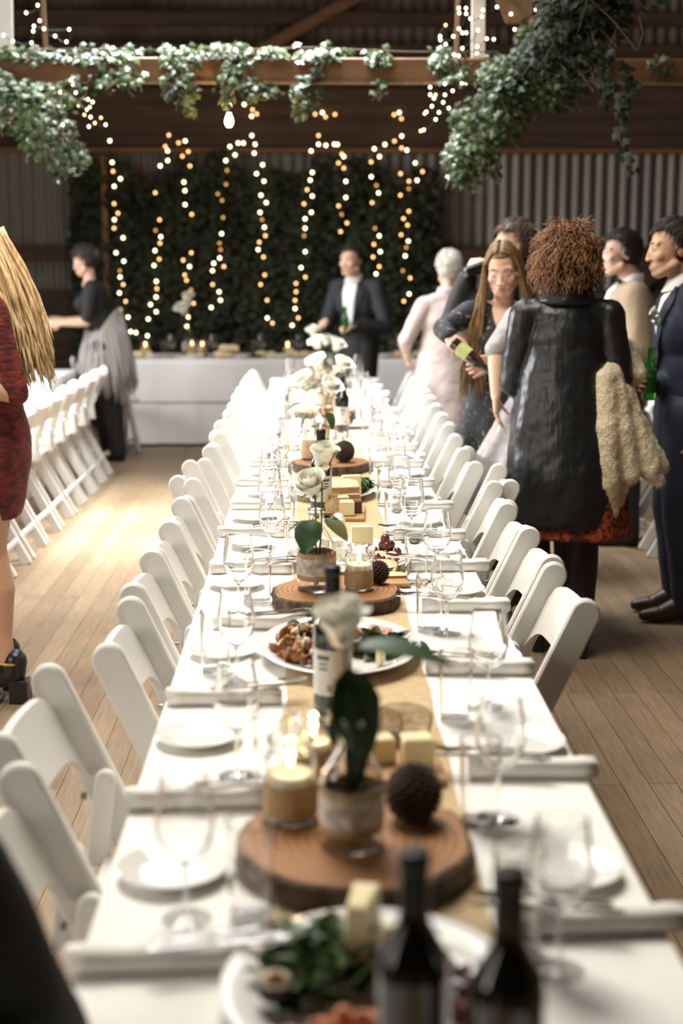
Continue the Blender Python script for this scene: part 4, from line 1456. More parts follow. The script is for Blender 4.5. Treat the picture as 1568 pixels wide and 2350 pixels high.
grape = Kind(make_grape)
GP = [(.085, .03), (.108, .035), (.13, .02), (.095, .052), (.118, .058), (.14, .045), (.105, .01), (.075, .06)]
for i, (x, y) in enumerate(GP):
    grape.place(PC + V((x, y, .024)), 0, 'dark red grape in the bunch on the cheese platter', 'dark grapes on the cheese platter', rnd(.95, 1.15))
for i, (x, y) in enumerate([(.098, .04), (.12, .045), (.108, .025)]):
    grape.place(PC + V((x, y, .046)), 0, 'dark red grape in the bunch on the cheese platter', 'dark grapes on the cheese platter', 1.12)
grape.place(PC + V((.104, .036, .066)), 0, 'dark red grape in the bunch on the cheese platter', 'dark grapes on the cheese platter', 1.1)
m = MB()
m.tube([(0, 0, -.03), (.002, 0, .0), (.006, .002, .018)], .0011, 5).tube([(.002, 0, .004), (-.010, 0, .014)], .0008, 5).tube([(.004, 0, .01), (.014, -.003, .012)], .0008, 5)
single('grape_stalk', m, 'vine_stem', 'thin bare stalk sticking up from the dark grapes', 'stalk', PC + V((.106, .036, .072)))
tilt(bread.place(PC + V((.10, -.04, .018)), .3, 'herb-topped bread slice lying on the grape platter', None, 1.0), -1.35)
tilt(bread.place(PC + V((.09, -.10, .014)), .1, 'herb-topped bread slice at the camera rim of the grape platter', None, .9), -1.3)
board.place((.205, 3.86, TT + .004), .1, 'small wooden board with bread beside the second wood slice', None, .8)
tilt(bread.place((.195, 3.885, TT + .018), -.3, 'thick bread slice on the board beside the second wood slice', None, .85), -.9)
tilt(bread.place((.222, 3.82, TT + .017), .1, 'flat bread slice on the board beside the second wood slice', None, .8), -1.5)
# cheese board behind the lace vase with two roses
board.place((.125, 4.87, TT + .004), -.05, 'wooden board of bread and cheese behind the pair of roses', None, .9)
block.place((.118, 4.80, TT + .018), .1, 'pale cheese block on the board behind the pair of roses', None, 1.05)
bread.place((.085, 4.84, TT + .018), .25, 'upright bread slice on the board behind the pair of roses', None, 1.0)
ob = block.place((.152, 4.85, TT + .018), 0, 'dark-rinded brown block on the board behind the roses', None, .85)
ob.data = ob.data.copy()
ob.name = 'brownie'
ob['category'] = 'cake'
ob.data.materials[0] = MATS['dark_brownie']
tilt(bread.place((.115, 5.0, TT + .075), .2, 'big bread slice lying across the stack behind the roses', None, 1.25), -1.2)
tilt(bread.place((.12, 4.99, TT + .05), .1, 'bread slice under the big one behind the roses', None, 1.15), -1.5)
block.place((.11, 4.97, TT + .018), .2, 'cheese block under the stacked bread behind the roses', None, .8)
stick.place((.142, 5.14, TT + .012), .2, 'tall pale cheese stick standing before the greens platter', None, 1.1)
wedge.place(PD + V((-.10, -.05, .014)), .6, 'pale cheese wedge on the greens platter', None, 1.1)
tilt(wedge.place(PD + V((-.02, -.11, .014)), 1.4, 'second pale cheese wedge on the greens platter, nearer the roses', None, 1.0), 0, 0)
lumps('cured_meat', 'orange cured meat on the greens platter', 'cured meat', PD + V((.06, -.07, .012)), (.05, .06, .02), 24, 'ham', (.010, .02))
lumps('dried_tomatoes', 'dark red dried tomatoes beside cheese on the greens platter', 'vegetables', PD + V((-.10, .06, .012)), (.04, .05, .02), 22, 'grape', (.008, .014))
lumps('cured_meat', 'orange cured meat on the platter beside the pale-labelled bottle', 'cured meat', PE + V((.0, -.06, .012)), (.06, .05, .02), 24, 'ham', (.012, .022))
# bread and cheese behind the first slice
board.place((.155, 2.40, TT + .004), .05, 'wooden board of bread and cheese behind the round pine cone', None, 1.0)
block.place((.178, 2.335, TT + .018), .1, 'pale cheese block at the camera edge of the board behind the cone', None, 1.15)
block.place((.118, 2.36, TT + .018), .3, 'smaller cheese block on the board behind the round pine cone', None, .95)
tilt(bread.place((.115, 2.47, TT + .02), .2, 'seeded bread slice leaning on the board behind the round cone', None, 1.1), -.6)
tilt(bread.place((.165, 2.50, TT + .02), -.2, 'second bread slice leaning on the board, towards the guests\' side', None, 1.1), -.7)
tilt(bread.place((.14, 2.56, TT + .012), .4, 'flat bread slice on the runner past the cheese board', None, 1.0), -1.5)
ob = single('brownie', MB().box((0, 0, .012), (.03, .03, .024), ch=.003), 'dark_brownie', 'small dark cake cube between bread and cheese blocks', 'cake', (.155, 2.44, TT + .018))
o = single('salt_shaker', MB().lathe([(0, 0), (.02, 0), (.024, .012), (.024, .03), (.016, .046), (.009, .052), (0, .054)], 24), 'china', 'small white salt shaker beside the dark bottle behind the roses', 'salt shaker', (.085, 4.62, TT + .004))

# ------------------------------------------------------------------ on the head table
HZ = .773
hx = [-1.42, -1.05, -.62, -.28, .05, .62, .86]
for i, x in enumerate(hx):
    plate.place((x, 12.74 + rnd(-.02, .02), HZ), 0, 'white plate on the head table, %s from the lone chair' % ORD[i], 'head table plates', 1.25)
    wine.place((x + .17, 12.80, HZ), 0, 'wine glass on the head table, %s from the lone chair' % ORD[i], 'head table wine glasses')
    tumb.place((x + .10, 12.86, HZ), 0, 'tumbler on the head table, %s from the lone chair' % ORD[i], 'head table tumblers')
for i, (x, sc_) in enumerate(((-1.5, 1.2), (-1.08, 1.35), (-.99, 1.25), (-.22, 1.1), (1.0, 1.1))):
    jar.place((x, 12.92, HZ), 0, 'candle jar on the head table, %s from the lone chair' % ORD[i], 'head table candle jars', sc_)
    candle_light((x, 12.92, HZ + .12), .35)
vase.place((-1.12, 13.05, HZ), 0, 'bottle vase with white roses on the head table', None, 1.2)
rose('upper white rose in the head table vase', (-1.12, 13.05, HZ + .02), (-1.11, 13.0, 1.27), 1.5, 1.1, [], (0, -.4, .8))
rose('lower wide white rose in the head table vase', (-1.12, 13.05, HZ + .02), (-1.15, 13.0, 1.16), 1.9, 1.2, [(.6, (.3, -.3, -.3), .09, .03, 0, 'leaf_dark')], (-.2, -.4, .8))
for i, (x, dz) in enumerate(((-1.55, 0), (-1.47, 0), (-.82, 0), (-.75, 0), (-.68, 0), (-.78, .055), (-.70, .055), (-.45, 0), (-.16, 0), (-.06, 0), (.78, 0), (.95, 0), (1.04, 0))):
    o = tilt(bread.place((x, 12.70 + rnd(0, .03), HZ + .01 + dz), rnd(-.4, .4), 'bread piece on the head table, %s from the lone chair' % ORD[i], 'head table bread', 1.1), -.5)
block.place((-.36, 12.70, HZ), .3, 'pale cheese block on the head table', None, 1.2)
stick.place((-.20, 12.74, HZ), .3, 'white cheese wedge standing on the head table', None, 1.0)
heap('salad_greens', 'greens on the head table between plates', 'salad', V((-.52, 12.73, HZ)), (.06, .05, .03), 60, 'salad')
# the other tables
for i, y in enumerate((7.3, 8.4, 9.5, 10.6)):
    plate.place((-2.12, y, TT + .001), 0, 'white plate on the chair-lined side table, %s from the camera end' % ORD[i], 'side table plates')
    wine.place((-2.25, y + .2, TT), 0, 'wine glass on the chair-lined side table, %s from the camera end' % ORD[i], 'side table wine glasses')
for i, y in enumerate((8.3, 9.3, 9.9)):
    wine.place((2.36 + .05 * i, y, TT), 0, 'wine glass on the table behind the navy suit, %s from the camera end' % ORD[i], 'guests\' side table glasses', 1.1)

# ------------------------------------------------------------------ people
HEAD = {}


def hand(mb, wr, d, n, side, curl=.35, spread=.10, thumb=.5, sc=1.0):
    """palm and five fingers; d along the hand, n out of the palm, side=+1 when the thumb lies on d x n"""
    wr, d = V(wr), V(d).normalized()
    n = (V(n) - d * V(n).dot(d)).normalized()
    t = d.cross(n).normalized() * side
    for k, off in enumerate((.030, .010, -.011, -.030)):
        kn = wr + d * (.088, .092, .088, .078)[k] * sc + t * off * sc
        mb.cap(wr + t * off * .55 * sc + d * .01, .0155 * sc, kn, .0118 * sc, 10)
        L = (.070, .078, .072, .057)[k] * sc
        dr = (d + t * spread * (1.5 - k) * .8).normalized()
        p = kn
        c = curl if not isinstance(curl, (list, tuple)) else curl[k]
        ax = dr.cross(n).normalized()
        for q, fr in enumerate((.46, .30, .24)):
            dr = Matrix.Rotation(c * (1, 1.25, .8)[q], 3, ax) @ dr
            e = p + dr * L * fr
            mb.cap(p, (.0094 - .0009 * q) * sc, e, (.0085 - .0009 * q) * sc, 10)
            p = e
    b = wr + d * .022 * sc + t * .020 * sc
    dr = (d * .75 + t * .75 + n * thumb).normalized()
    e = b + dr * .045 * sc
    mb.cap(b, .0155 * sc, e, .0115 * sc, 10)
    dr = (dr + d * .5 + n * thumb * .8 - t * .35).normalized()
    e2 = e + dr * .030 * sc
    mb.cap(e, .0112 * sc, e2, .0098 * sc, 10)
    mb.cap(e2, .0098 * sc, e2 + (dr + n * .3 * thumb).normalized() * .024 * sc, .0082 * sc, 10)


class Person:
    def __init__(s, label, loc, rot, h=1.75, skin='skin', fem=False, lift=0, **pose):
        s.root = thing('person', label, 'person', loc, rot)
        s.rot, s.loc, s.skin, s.fem = rot, V(loc), skin, fem
        k = s.k = h / 1.75
        w_ = .15 if fem else .168
        j = dict(pelvis=(0, 0, .96), waist=(0, .0, 1.10), chest=(0, 0, 1.29), neck=(0, -.015, 1.465), head=(0, .025, 1.62),
                 shR=(w_, -.01, 1.405), shL=(-w_, -.01, 1.405), elR=(w_ + .06, -.03, 1.13), elL=(-w_ - .06, -.03, 1.13),
                 wrR=(w_ + .07, .06, .88), wrL=(-w_ - .07, .06, .88),
                 hipR=(.09, 0, .92), hipL=(-.09, 0, .92), knR=(.095, .02, .50), knL=(-.095, .02, .50), anR=(.095, -.02, .085), anL=(-.095, -.02, .085))
        s.j = {a: V(b) * k + V((0, 0, lift)) for a, b in j.items()}
        for a, b in pose.items():
            if a in s.j:
                s.j[a] = V(b) + V((0, 0, 0))
        s.hy, s.hp, s.hr = pose.get('yaw', 0), pose.get('nod', 0), pose.get('roll', 0)
        s.H = Matrix.Translation(s.j['head']) @ Matrix.Rotation(s.hy, 4, 'Z') @ Matrix.Rotation(-s.hp, 4, 'X') @ Matrix.Rotation(s.hr, 4, 'Y') @ Matrix.Scale(k * (.97 if fem else 1.0), 4)
        s.hands = pose.get('hands', {})
        s.lift = lift

    @staticmethod
    def local(loc, rot, wpt):
        return Matrix.Rotation(-rot, 3, 'Z') @ (V(wpt) - V(loc))

    def body(s, voxel=.0058, bust=True, feet=True):
        j, k = s.j, s.k
        m = MB()
        # torso
        f = s.fem
        m.ell(j['pelvis'], ((.165 if f else .16) * k, .112 * k, .13 * k))
        m.ell(j['waist'], ((.125 if f else .145) * k, .095 * k, .14 * k))
        m.ell(j['chest'], ((.145 if f else .17) * k, (.105 if f else .12) * k, .19 * k))
        m.ell(j['chest'] + V((0, 0, .09 * k)), ((.13 if f else .155) * k, .085 * k, .09 * k))
        for a in 'LR':
            m.chain([(j['neck'] + V((0, -.005, -.02 * k)), .05 * k), (j['sh' + a], (.048 if f else .056) * k)])
            m.chain([(j['sh' + a], (.05 if f else .058) * k), (j['sh' + a].lerp(j['el' + a], .45), (.042 if f else .05) * k), (j['el' + a], (.034 if f else .039) * k)])
            m.chain([(j['el' + a], (.036 if f else .041) * k), (j['el' + a].lerp(j['wr' + a], .3), (.037 if f else .043) * k), (j['wr' + a], (.0235 if f else .027) * k)])
            d, n, sd, cu = s.hands.get(a, (None, None, None, None))
            if d is None:
                d = (j['wr' + a] - j['el' + a]).normalized()
                n = V((-1 if a == 'R' else 1, .2, 0))
                sd, cu = (-1 if a == 'R' else 1), .3
            hand(m, j['wr' + a], d, n, sd, cu, sc=k * (.93 if f else 1.0))
            m.chain([(j['hip' + a], .088 * k), (j['hip' + a].lerp(j['kn' + a], .4), .08 * k), (j['kn' + a], .055 * k)])
            m.chain([(j['kn' + a], .053 * k), (j['kn' + a].lerp(j['an' + a], .32) + V((0, -.014, 0)), .055 * k), (j['an' + a].lerp(j['kn' + a], .25), .037 * k), (j['an' + a], .034 * k)])
            if feet:
                an = j['an' + a]
                m.cap(an + V((0, -.03, -.045)) * k, .03 * k, an + V((0, .12, -.055)) * k, .026 * k)
                m.cap(an + V((0, -.01, -.01)) * k, .034 * k, an + V((0, .10, -.05)) * k, .03 * k)
        if f and bust:
            for x in (-1, 1):
                m.ell(j['chest'] + V((x * .065, .085, .0)) * k, (.055 * k, .05 * k, .055 * k))
        # neck and head
        H = s.H
        m.chain([(j['neck'] - V((0, 0, .03 * k)), .062 * k), (j['neck'] + V((0, .0, .02)) * k, (.048 if f else .056) * k), (H @ V((0, -.015, -.06)), (.046 if f else .054) * k)])
        m.ell((0, -.012, .035), (.074, .095, .093), H)
        m.ell((0, .028, -.012), (.066, .066, .098), H)
        m.ell((0, .03, -.05), (.058, .058, .062), H)
        m.ell((0, .045, -.038), (.052, .045, .05), H)
        m.ell((0, .058, -.098), (.028 if f else .034, .030, .022), H)
        m.cap((-.058, .0, -.062), .022, (-.022, .058, -.096), .022, 12, H)
        m.cap((.058, .0, -.062), .022, (.022, .058, -.096), .022, 12, H)
        for x in (-1, 1):
            m.ell((x * .040, .055, -.024), (.027, .028, .026), H)
            m.cap((x * .046, .067, .028), .012, (x * .012, .080, .025), .0115, 10, H)
            m.ell((x * .0135, .101, -.040), (.0095, .010, .0075), H)
            m.ell((x * .076, -.008, -.006), (.009, .020, .031), H @ Matrix.Rotation(x * -.25, 4, 'Z'))
            m.ell((x * .032, .0745, .003), (.0155, .012, .0085), H)
        nw = .82 if f else 1
        m.cap((0, .085, .014), .0095 * nw, (0, .102, -.034), .0115 * nw, 12, H)
        m.ell((0, .103, -.037), (.0115 * nw, .011, .0095 * nw), H)
        m.ell((0, .087, -.066), (.024, .010, .0068), H)
        m.ell((0, .0855, -.078), (.021, .011, .0075), H)
        m.ell((0, .075, -.072), (.035, .018, .024), H)
        s.b = blob(m, 'body', s.skin, s.root, voxel, 3, .5)
        return s.b

    def face(s, closed=False, brow='hair_brown', lips=True):
        H = s.H
        for x in (-1, 1):
            if not closed:
                e = MB().ell((x * .032, .0795, .0035), (.0125, .0085, .0058), H, 14, 10).build('eye', 'eye_white', s.root)
                MB().ell((x * .032, .0865, .0035), (.0056, .003, .0054), H, 12, 8).build('iris', 'iris', e)
            MB().tube([H @ V((x * .018, .085, .0085)), H @ V((x * .032, .0885, .0105)), H @ V((x * .047, .0795, .006))] if not closed else [H @ V((x * .018, .0845, -.0015)), H @ V((x * .032, .0885, -.005)), H @ V((x * .046, .080, -.001))], [.0012, .0022, .0012], 6).build('eyelash', 'iris', s.root)
            MB().tube([H @ V((x * .014, .0945, .027)), H @ V((x * .033, .0885, .033)), H @ V((x * .054, .066, .028))], [.0018, .0026, .001], 6).build('eyebrow', brow, s.root)
        if lips:
            m = MB().ell((0, .0915, -.066), (.019, .0072, .0042), H).ell((0, .0905, -.077), (.016, .0078, .0052), H)
            m.build('lips', 'lip', s.root, True, 180)

    # ---- clothes
    def torso(s, m, inf=.02, hem=.84, rx=.175, ry=.125):
        j, k = s.j, s.k
        f = s.fem
        m.ell(j['chest'], ((.145 if f else .17) * k + inf, (.105 if f else .122) * k + inf, .2 * k))
        m.ell(j['chest'] + V((0, -.005, .085 * k)), ((.14 if f else .165) * k + inf, .085 * k + inf, .085 * k))
        m.ell(j['waist'], ((.125 if f else .148) * k + inf, .097 * k + inf, .2 * k))
        if f:
            for x in (-1, 1):
                m.ell(j['chest'] + V((x * .065, .085, .0)) * k, (.055 * k + inf, .05 * k + inf, .055 * k + inf))
        if hem is not None:
            c0, c1 = j['waist'], V((j['pelvis'].x, j['pelvis'].y, hem))
            rs = []
            for t in (0, .4, .8, 1):
                c = c0.lerp(c1, t)
                a, b = ((.125 if f else .145) * k + inf) * (1 - t) + rx * k * t, (.095 * k + inf) * (1 - t) + ry * k * t
                rs.append([(c.x + a * math.cos(-2 * PI * i / 28), c.y + b * math.sin(-2 * PI * i / 28), c.z) for i in range(28)])
            m.rings(rs)
        for a in 'LR':
            m.chain([(j['neck'] + V((0, -.01, -.035 * k)), .042 * k + inf), (j['sh' + a] + V((0, 0, .0)), (.046 if f else .054) * k + inf * .7)])

    def sleeve(s, m, a, inf=.016, upto=1.0):
        j, k = s.j, s.k
        f = s.fem
        sh, el, wr = j['sh' + a], j['el' + a], j['wr' + a]
        r0, r1, r2 = (.05 if f else .058) * k + inf, (.036 if f else .042) * k + inf, (.028 if f else .031) * k + inf
        if upto <= .5:
            m.chain([(sh, r0), (sh.lerp(el, upto * 2), r1)])
        else:
            m.chain([(sh, r0), (sh.lerp(el, .5), (r0 + r1) / 2), (el, r1)])
            m.chain([(el, r1), (el.lerp(wr, (upto - .5) * 2), r2)])

    def top(s, name, mat, inf=.02, hem=.84, upto=(1, 1), voxel=.011, wr=.006, smooth=3, rx=.175, ry=.125, extra=None, fr=9):
        m = MB()
        s.torso(m, inf, hem, rx, ry)
        for a, u in zip('LR', upto):
            if u:
                s.sleeve(m, a, inf * .8, u)
        if extra:
            extra(m)
        o = blob(m, name, mat, s.root, voxel, smooth, .5, lambda p: wr * noise.noise(p * fr) + wr * .6 * noise.noise(V((p.x * 20, p.y * 20, p.z * 9))))
        s.shell = o
        return o

    def trousers(s, mat, inf=.022, cuff=.03, name='trousers'):
        m = MB()
        j, k = s.j, s.k
        m.ell(j['pelvis'], (.165 * k + inf * .6, .115 * k + inf * .6, .13 * k))
        for a in 'LR':
            an = j['an' + a]
            m.chain([(j['hip' + a], .088 * k + inf), (j['kn' + a], .057 * k + inf), (j['an' + a].lerp(j['kn' + a], .68) + V((0, -.012, 0)), .056 * k + inf), (V((an.x, an.y - .005, an.z if inf < .015 else an.z - .018)), .036 * k + inf * 1.1)])
        return blob(m, name, mat, s.root, .012 if inf > .015 else .008, 3 if inf > .015 else 1, .5, lambda p: (.006 if inf > .015 else 0) * noise.noise(V((p.x * 12, p.y * 12, p.z * 7))))

    def shoes(s, mat, heel=0):
        for a in 'LR':
            an = s.j['an' + a]
            m = MB()
            z = an.z - .05
            m.cap(an + V((0, -.035, -.045)), .036, an + V((0, .04, -.04 - heel * .4)), .036)
            m.cap(an + V((0, .03, -.045 - heel * .4)), .036, an + V((0, .135, -.055 - heel * .75)), .030)
            m.cap(an + V((0, .135, -.058 - heel * .75)), .028, an + V((0, .175, -.062 - heel * .75)), .018)
            m.cap(an + V((0, -.03, .0)), .043, an + V((0, -.03, -.04)), .040)
            if not s.fem:
                m.cap(an + V((0, -.005, .01)), .046, an + V((0, .085, -.036)), .038)
                m.cap(an + V((0, .12, -.05)), .038, an + V((0, .185, -.056)), .026)
            m.box(an + V((0, -.04, -.068 - heel * .5)), (.05, .05, .03 + heel))
            o = blob(m, 'shoe', mat, s.root, .0075, 2, .5)

    def shirt_patch(s, name, mat, poly_rows, off=.004, width_fn=None, shell=None, parent=None, toward=None):
        """cloth patch projected onto the front of the shell: rows of (z, x0, x1)"""
        sh = shell or s.shell
        me = sh.data
        bv = BVHTree.FromPolygons([v.co for v in me.vertices], [p.vertices for p in me.polygons])
        n = 10
        vs, fs = [], []
        last = None
        for z, x0, x1 in poly_rows:
            for i in range(n + 1):
                x = x0 + (x1 - x0) * i / n
                hit = bv.ray_cast(V((x, 1.2, z)), V((0, -1, 0)))
                y = hit[0].y + off if hit[0] else (last if last is not None else s.j['chest'].y + .12)
                last = y
                vs.append((x, y, z))
        for r in range(len(poly_rows) - 1):
            for i in range(n):
                a = r * (n + 1) + i
                fs.append((a, a + n + 1, a + n + 2, a + 1))
        m = MB().add(vs, fs)
        o = m.build(name, mat, s.root, True, 180)
        k = o.modifiers.new('thick', 'SOLIDIFY')
        k.thickness = .003
        k.offset = -1
        return o

    def collar(s, mat, r=.062, h=.035, name='collar', dz=0, flare=.008):
        c = s.j['neck'] + V((0, .008, .012 + dz))
        m = MB()
        n = 24
        rs = []
        for z, rr in ((-.02, r + flare), (0, r + .002), (h, r - .006), (h + .002, r - .001), (.004, r + .008), (-.022, r + flare + .008)):
            rs.append([(c.x + rr * math.cos(-2 * PI * i / n), c.y + rr * math.sin(-2 * PI * i / n) - (z * .25), c.z + z - .020 * max(0, math.sin(-2 * PI * i / n))) for i in range(n)])
        m.rings(rs, False, False)
        return m.build(name, mat, s.root, True, 180)

    def cuff(s, a, mat, r=.036):
        j = s.j
        d = (j['wr' + a] - j['el' + a]).normalized()
        return MB().tube([j['wr' + a] - d * .03, j['wr' + a] + d * .008], [r, r * .96], 16).build('shirt_cuff', mat, s.root, True, 60)

    # ---- hair
    def hair_cap(s, mat, thick=.012, front=.055, low=-.05, bump=.007, fr=40, name='hair', voxel=.006, top=.0, side=-.02, tufts=1100, tl=.026, tr=.0024):
        """short hair: shell over the skull, cut clear of the face"""
        m = MB()
        T = s.H
        seg, rg = 40, 26
        vs, fs = [], []
        idx = {}
        for k in range(rg + 1):
            a = -PI / 2 + PI * k / rg
            for i in range(seg):
                b = 2 * PI * i / seg
                x, y, z = math.cos(a) * math.cos(b), math.cos(a) * math.sin(b), math.sin(a)
                p = V((x * (.074 + thick), -.012 + y * (.095 + thick), .035 + z * (.093 + thick + top)))
                # hairline
                lim = low
                if p.y > -.01:
                    t = min(1, (p.y + .01) / .05)
                    lim = side + (front - side) * t
                if p.z < lim:
                    continue
                p = p + V((x, y, z)) * bump * noise.noise(V((x * 3, y * 3, z * 3)) * fr / 10 + V((s.loc.x * 7, 0, 0)))
                idx[(k, i)] = len(vs)
                vs.append(p)
        for k in range(rg):
            for i in range(seg):
                q = [(k, i), (k, (i + 1) % seg), (k + 1, (i + 1) % seg), (k + 1, i)]
                if all(c in idx for c in q):
                    fs.append(tuple(idx[c] for c in q))
        mb = MB().add(vs, fs, T)
        me = mb.mesh(name)
        tm = MB()
        crown = V((0, -.055, .14))
        ctr = V((0, -.012, .035))
        for i in range(tufts):
            p = vs[random.randrange(len(vs))]
            nn = (p - ctr).normalized()
            fl = (p - crown)
            fl = fl - nn * fl.dot(nn)
            fl = (fl.normalized() if fl.length > 1e-4 else V((0, 1, 0))) + V((rnd(-.5, .5), rnd(-.3, .5), rnd(-.3, .2))) + V((0, 0, -.35))
            fl = (fl - nn * fl.dot(nn)).normalized()
            q0 = p - nn * .004
            tm.tube([T @ q0, T @ (q0 + fl * tl * .5 + nn * .0055), T @ (q0 + fl * tl + nn * .002)], [tr, tr * .9, tr * .25], 5)
        o = link_mesh(name, me, mat, s.root, True, 180)
        if tufts:
            tm.build('hair_tufts', mat, o, True, 180)
        so = o.modifiers.new('thick', 'SOLIDIFY')
        so.thickness = thick + .012
        so.offset = -1
        sb = o.modifiers.new('sub', 'SUBSURF')
        sb.levels = sb.render_levels = 1
        return o

    def strands(s, mat, paths, r=.007, name='hair', seg=6):
        m = MB()
        for p in paths:
            n = len(p)
            m.tube(p, [r * (.7 + .5 * math.sin(PI * min(1, i / (n - 1) + .1))) * (1 if i < n - 1 else .2) for i in range(n)], seg)
        return m.build(name, mat, s.root, True, 180)


def face_dir(rot):
    return V((-math.sin(rot), math.cos(rot), 0))


# --- woman in the burgundy lace dress (cropped by the frame)
loc, rot = (-1.185, 5.22, 0), math.radians(86)
L_ = lambda *p: Person.local(loc, rot, p)
P = Person('person with long blonde hair in burgundy lace dress and black heeled shoes', loc, rot, 1.70, 'skin_tan', True, .075,
           elL=L_(-1.045, 5.06, 1.155), wrL=L_(-1.26, 5.04, 1.20), shL=L_(-1.125, 5.06, 1.455), shR=L_(-1.14, 5.38, 1.455), elR=L_(-1.12, 5.42, 1.18), wrR=L_(-1.32, 5.34, 1.20),
           anL=L_(-1.14, 5.13, .16), anR=L_(-1.20, 5.30, .16), knL=L_(-1.175, 5.14, .56), knR=L_(-1.21, 5.30, .56), yaw=.1, nod=.1)
P.body()
P.face(brow='hair_brown')


def dress(p, name, mat, rings_, nf=0, amp=0, wr=.004, upto=(0, 0), inf=.012, extra=None, seg=48, vox=.010, neckz=None):
    """rings: (z, cx, cy, rx, ry)"""
    m = MB()
    p.torso(m, inf, None)
    for a, u in zip('LR', upto):
        if u:
            p.sleeve(m, a, inf * .8, u)
    rs = []
    z0, z1 = rings_[0][0], rings_[-1][0]
    for z, cx, cy, rx, ry in rings_:
        t = (z0 - z) / max(z0 - z1, 1e-6)
        rs.append([(cx + rx * (1 + amp * t * math.sin(nf * 2 * PI * i / seg + 1.3 * math.sin(4 * PI * i / seg))) * math.cos(-2 * PI * i / seg), cy + ry * (1 + amp * t * math.sin(nf * 2 * PI * i / seg + 1.3 * math.sin(4 * PI * i / seg))) * math.sin(-2 * PI * i / seg), z) for i in range(seg)])
    m.rings(rs)
    if extra:
        extra(m)
    o = blob(m, name, mat, p.root, vox, 2, .5, lambda q: wr * noise.noise(q * 11) + wr * .5 * noise.noise(V((q.x * 30, q.y * 30, q.z * 30))))
    p.shell = o
    return o


k = P.k
dress(P, 'lace_dress', 'burgundy_lace', [(1.20, 0, 0, .135, .11), (1.08, 0, .01, .16, .135), (.98, 0, -.005, .18, .145), (.88, 0, -.005, .185, .14), (.78, 0, .0, .17, .125), (.69, 0, .01, .155, .115)], upto=(.52, .52), inf=.012, wr=.005)
for a in 'LR':
    an = P.j['an' + a]
    m = MB()
    m.cap(an + V((0, -.035, .0)), .045, an + V((0, -.03, -.05)), .042)
    m.cap(an + V((0, -.02, -.05)), .040, an + V((0, .12, -.10)), .036)
    m.cap(an + V((0, .12, -.10)), .036, an + V((0, .16, -.105)), .026)
    m.cap(an + V((0, .02, -.02)), .040, an + V((0, .08, -.07)), .036)
    sh = blob(m, 'shoe', 'shoe_black', P.root, .008, 2)
    MB().prism([(-.034, -.085), (.034, -.085), (.032, -.015), (-.032, -.015)], -an.z + .0, -.07, Matrix.Translation(an), .003).build('heel', 'shoe_black', sh)
    MB().box(an + V((0, .10, -an.z + .014)), (.075, .16, .026), ch=.006).build('sole', 'shoe_black', sh)
    MB().tube([an + V((.044 * math.cos(t), -.02 + .045 * math.sin(t), -.005)) for t in [2 * PI * i / 20 for i in range(21)]], .006, 6).build('strap', 'gold_foil', sh)
# hair: cap and waved strands down the back
P.hair_cap('hair_blonde', .012, .06, -.10, .006, tufts=0)
paths = []
for i in range(430):
    a = rnd(-2.5, 2.5)
    st = P.H @ V((.085 * math.sin(a), -.012 - .105 * math.cos(a) * (1 if abs(a) < 1.6 else .3), rnd(-.03, .09)))
    ln = rnd(.33, .47)
    ph, am = rnd(0, 6), rnd(.008, .02)
    out = V((math.sin(a) * .05, -.07 - .02 * math.cos(a), 0))
    pth = []
    for q in range(13):
        t = q / 12
        b = st + V((out.x * math.sin(t * 2.2), out.y * math.sin(min(t * 2.0, 1.6)) - .03 * t, -ln * t - .03 * t))
        b.x = b.x * (1 - .15 * t) + am * math.sin(ph + t * 9) * t
        b.y += am * math.cos(ph + t * 8) * t - .035 * t * t
        pth.append(b)
    paths.append(pth)
P.strands('hair_blonde', paths, .0046, 'hair_lengths', 5)

# --- dark-haired person with the fringed shawl by the head table
loc, rot = (-1.70, 11.72, 0), math.radians(84)
L_ = lambda *p: Person.local(loc, rot, p)
P = Person('person with dark pinned hair, black top and grey fringed shawl, reaching forward', loc, rot, 1.73, 'skin', True, .02,
           chest=L_(-1.765, 11.72, 1.28), waist=L_(-1.72, 11.72, 1.10), neck=L_(-1.80, 11.72, 1.46), head=L_(-1.835, 11.72, 1.62),
           shL=L_(-1.765, 11.54, 1.40), shR=L_(-1.785, 11.90, 1.40), elL=L_(-1.80, 11.50, 1.14), wrL=L_(-2.01, 11.52, 1.13), elR=L_(-1.85, 11.93, 1.14), wrR=L_(-2.05, 11.86, 1.14),
           knL=L_(-1.66, 11.64, .52), anL=L_(-1.60, 11.62, .10), knR=L_(-1.76, 11.82, .52), anR=L_(-1.70, 11.82, .10), nod=.25)
P.body(.0075)
P.face()
P.top('black_top', 'black_cloth', .02, .90, (.45, .45), .013)
P.trousers('black_cloth', .03)
P.shoes('shoe_black', .02)
P.hair_cap('hair_dark', .022, .05, -.07, .008)
MB().ell((0, -.12, .03), (.06, .045, .055), P.H).build('hair_bun', 'hair_dark', P.root)
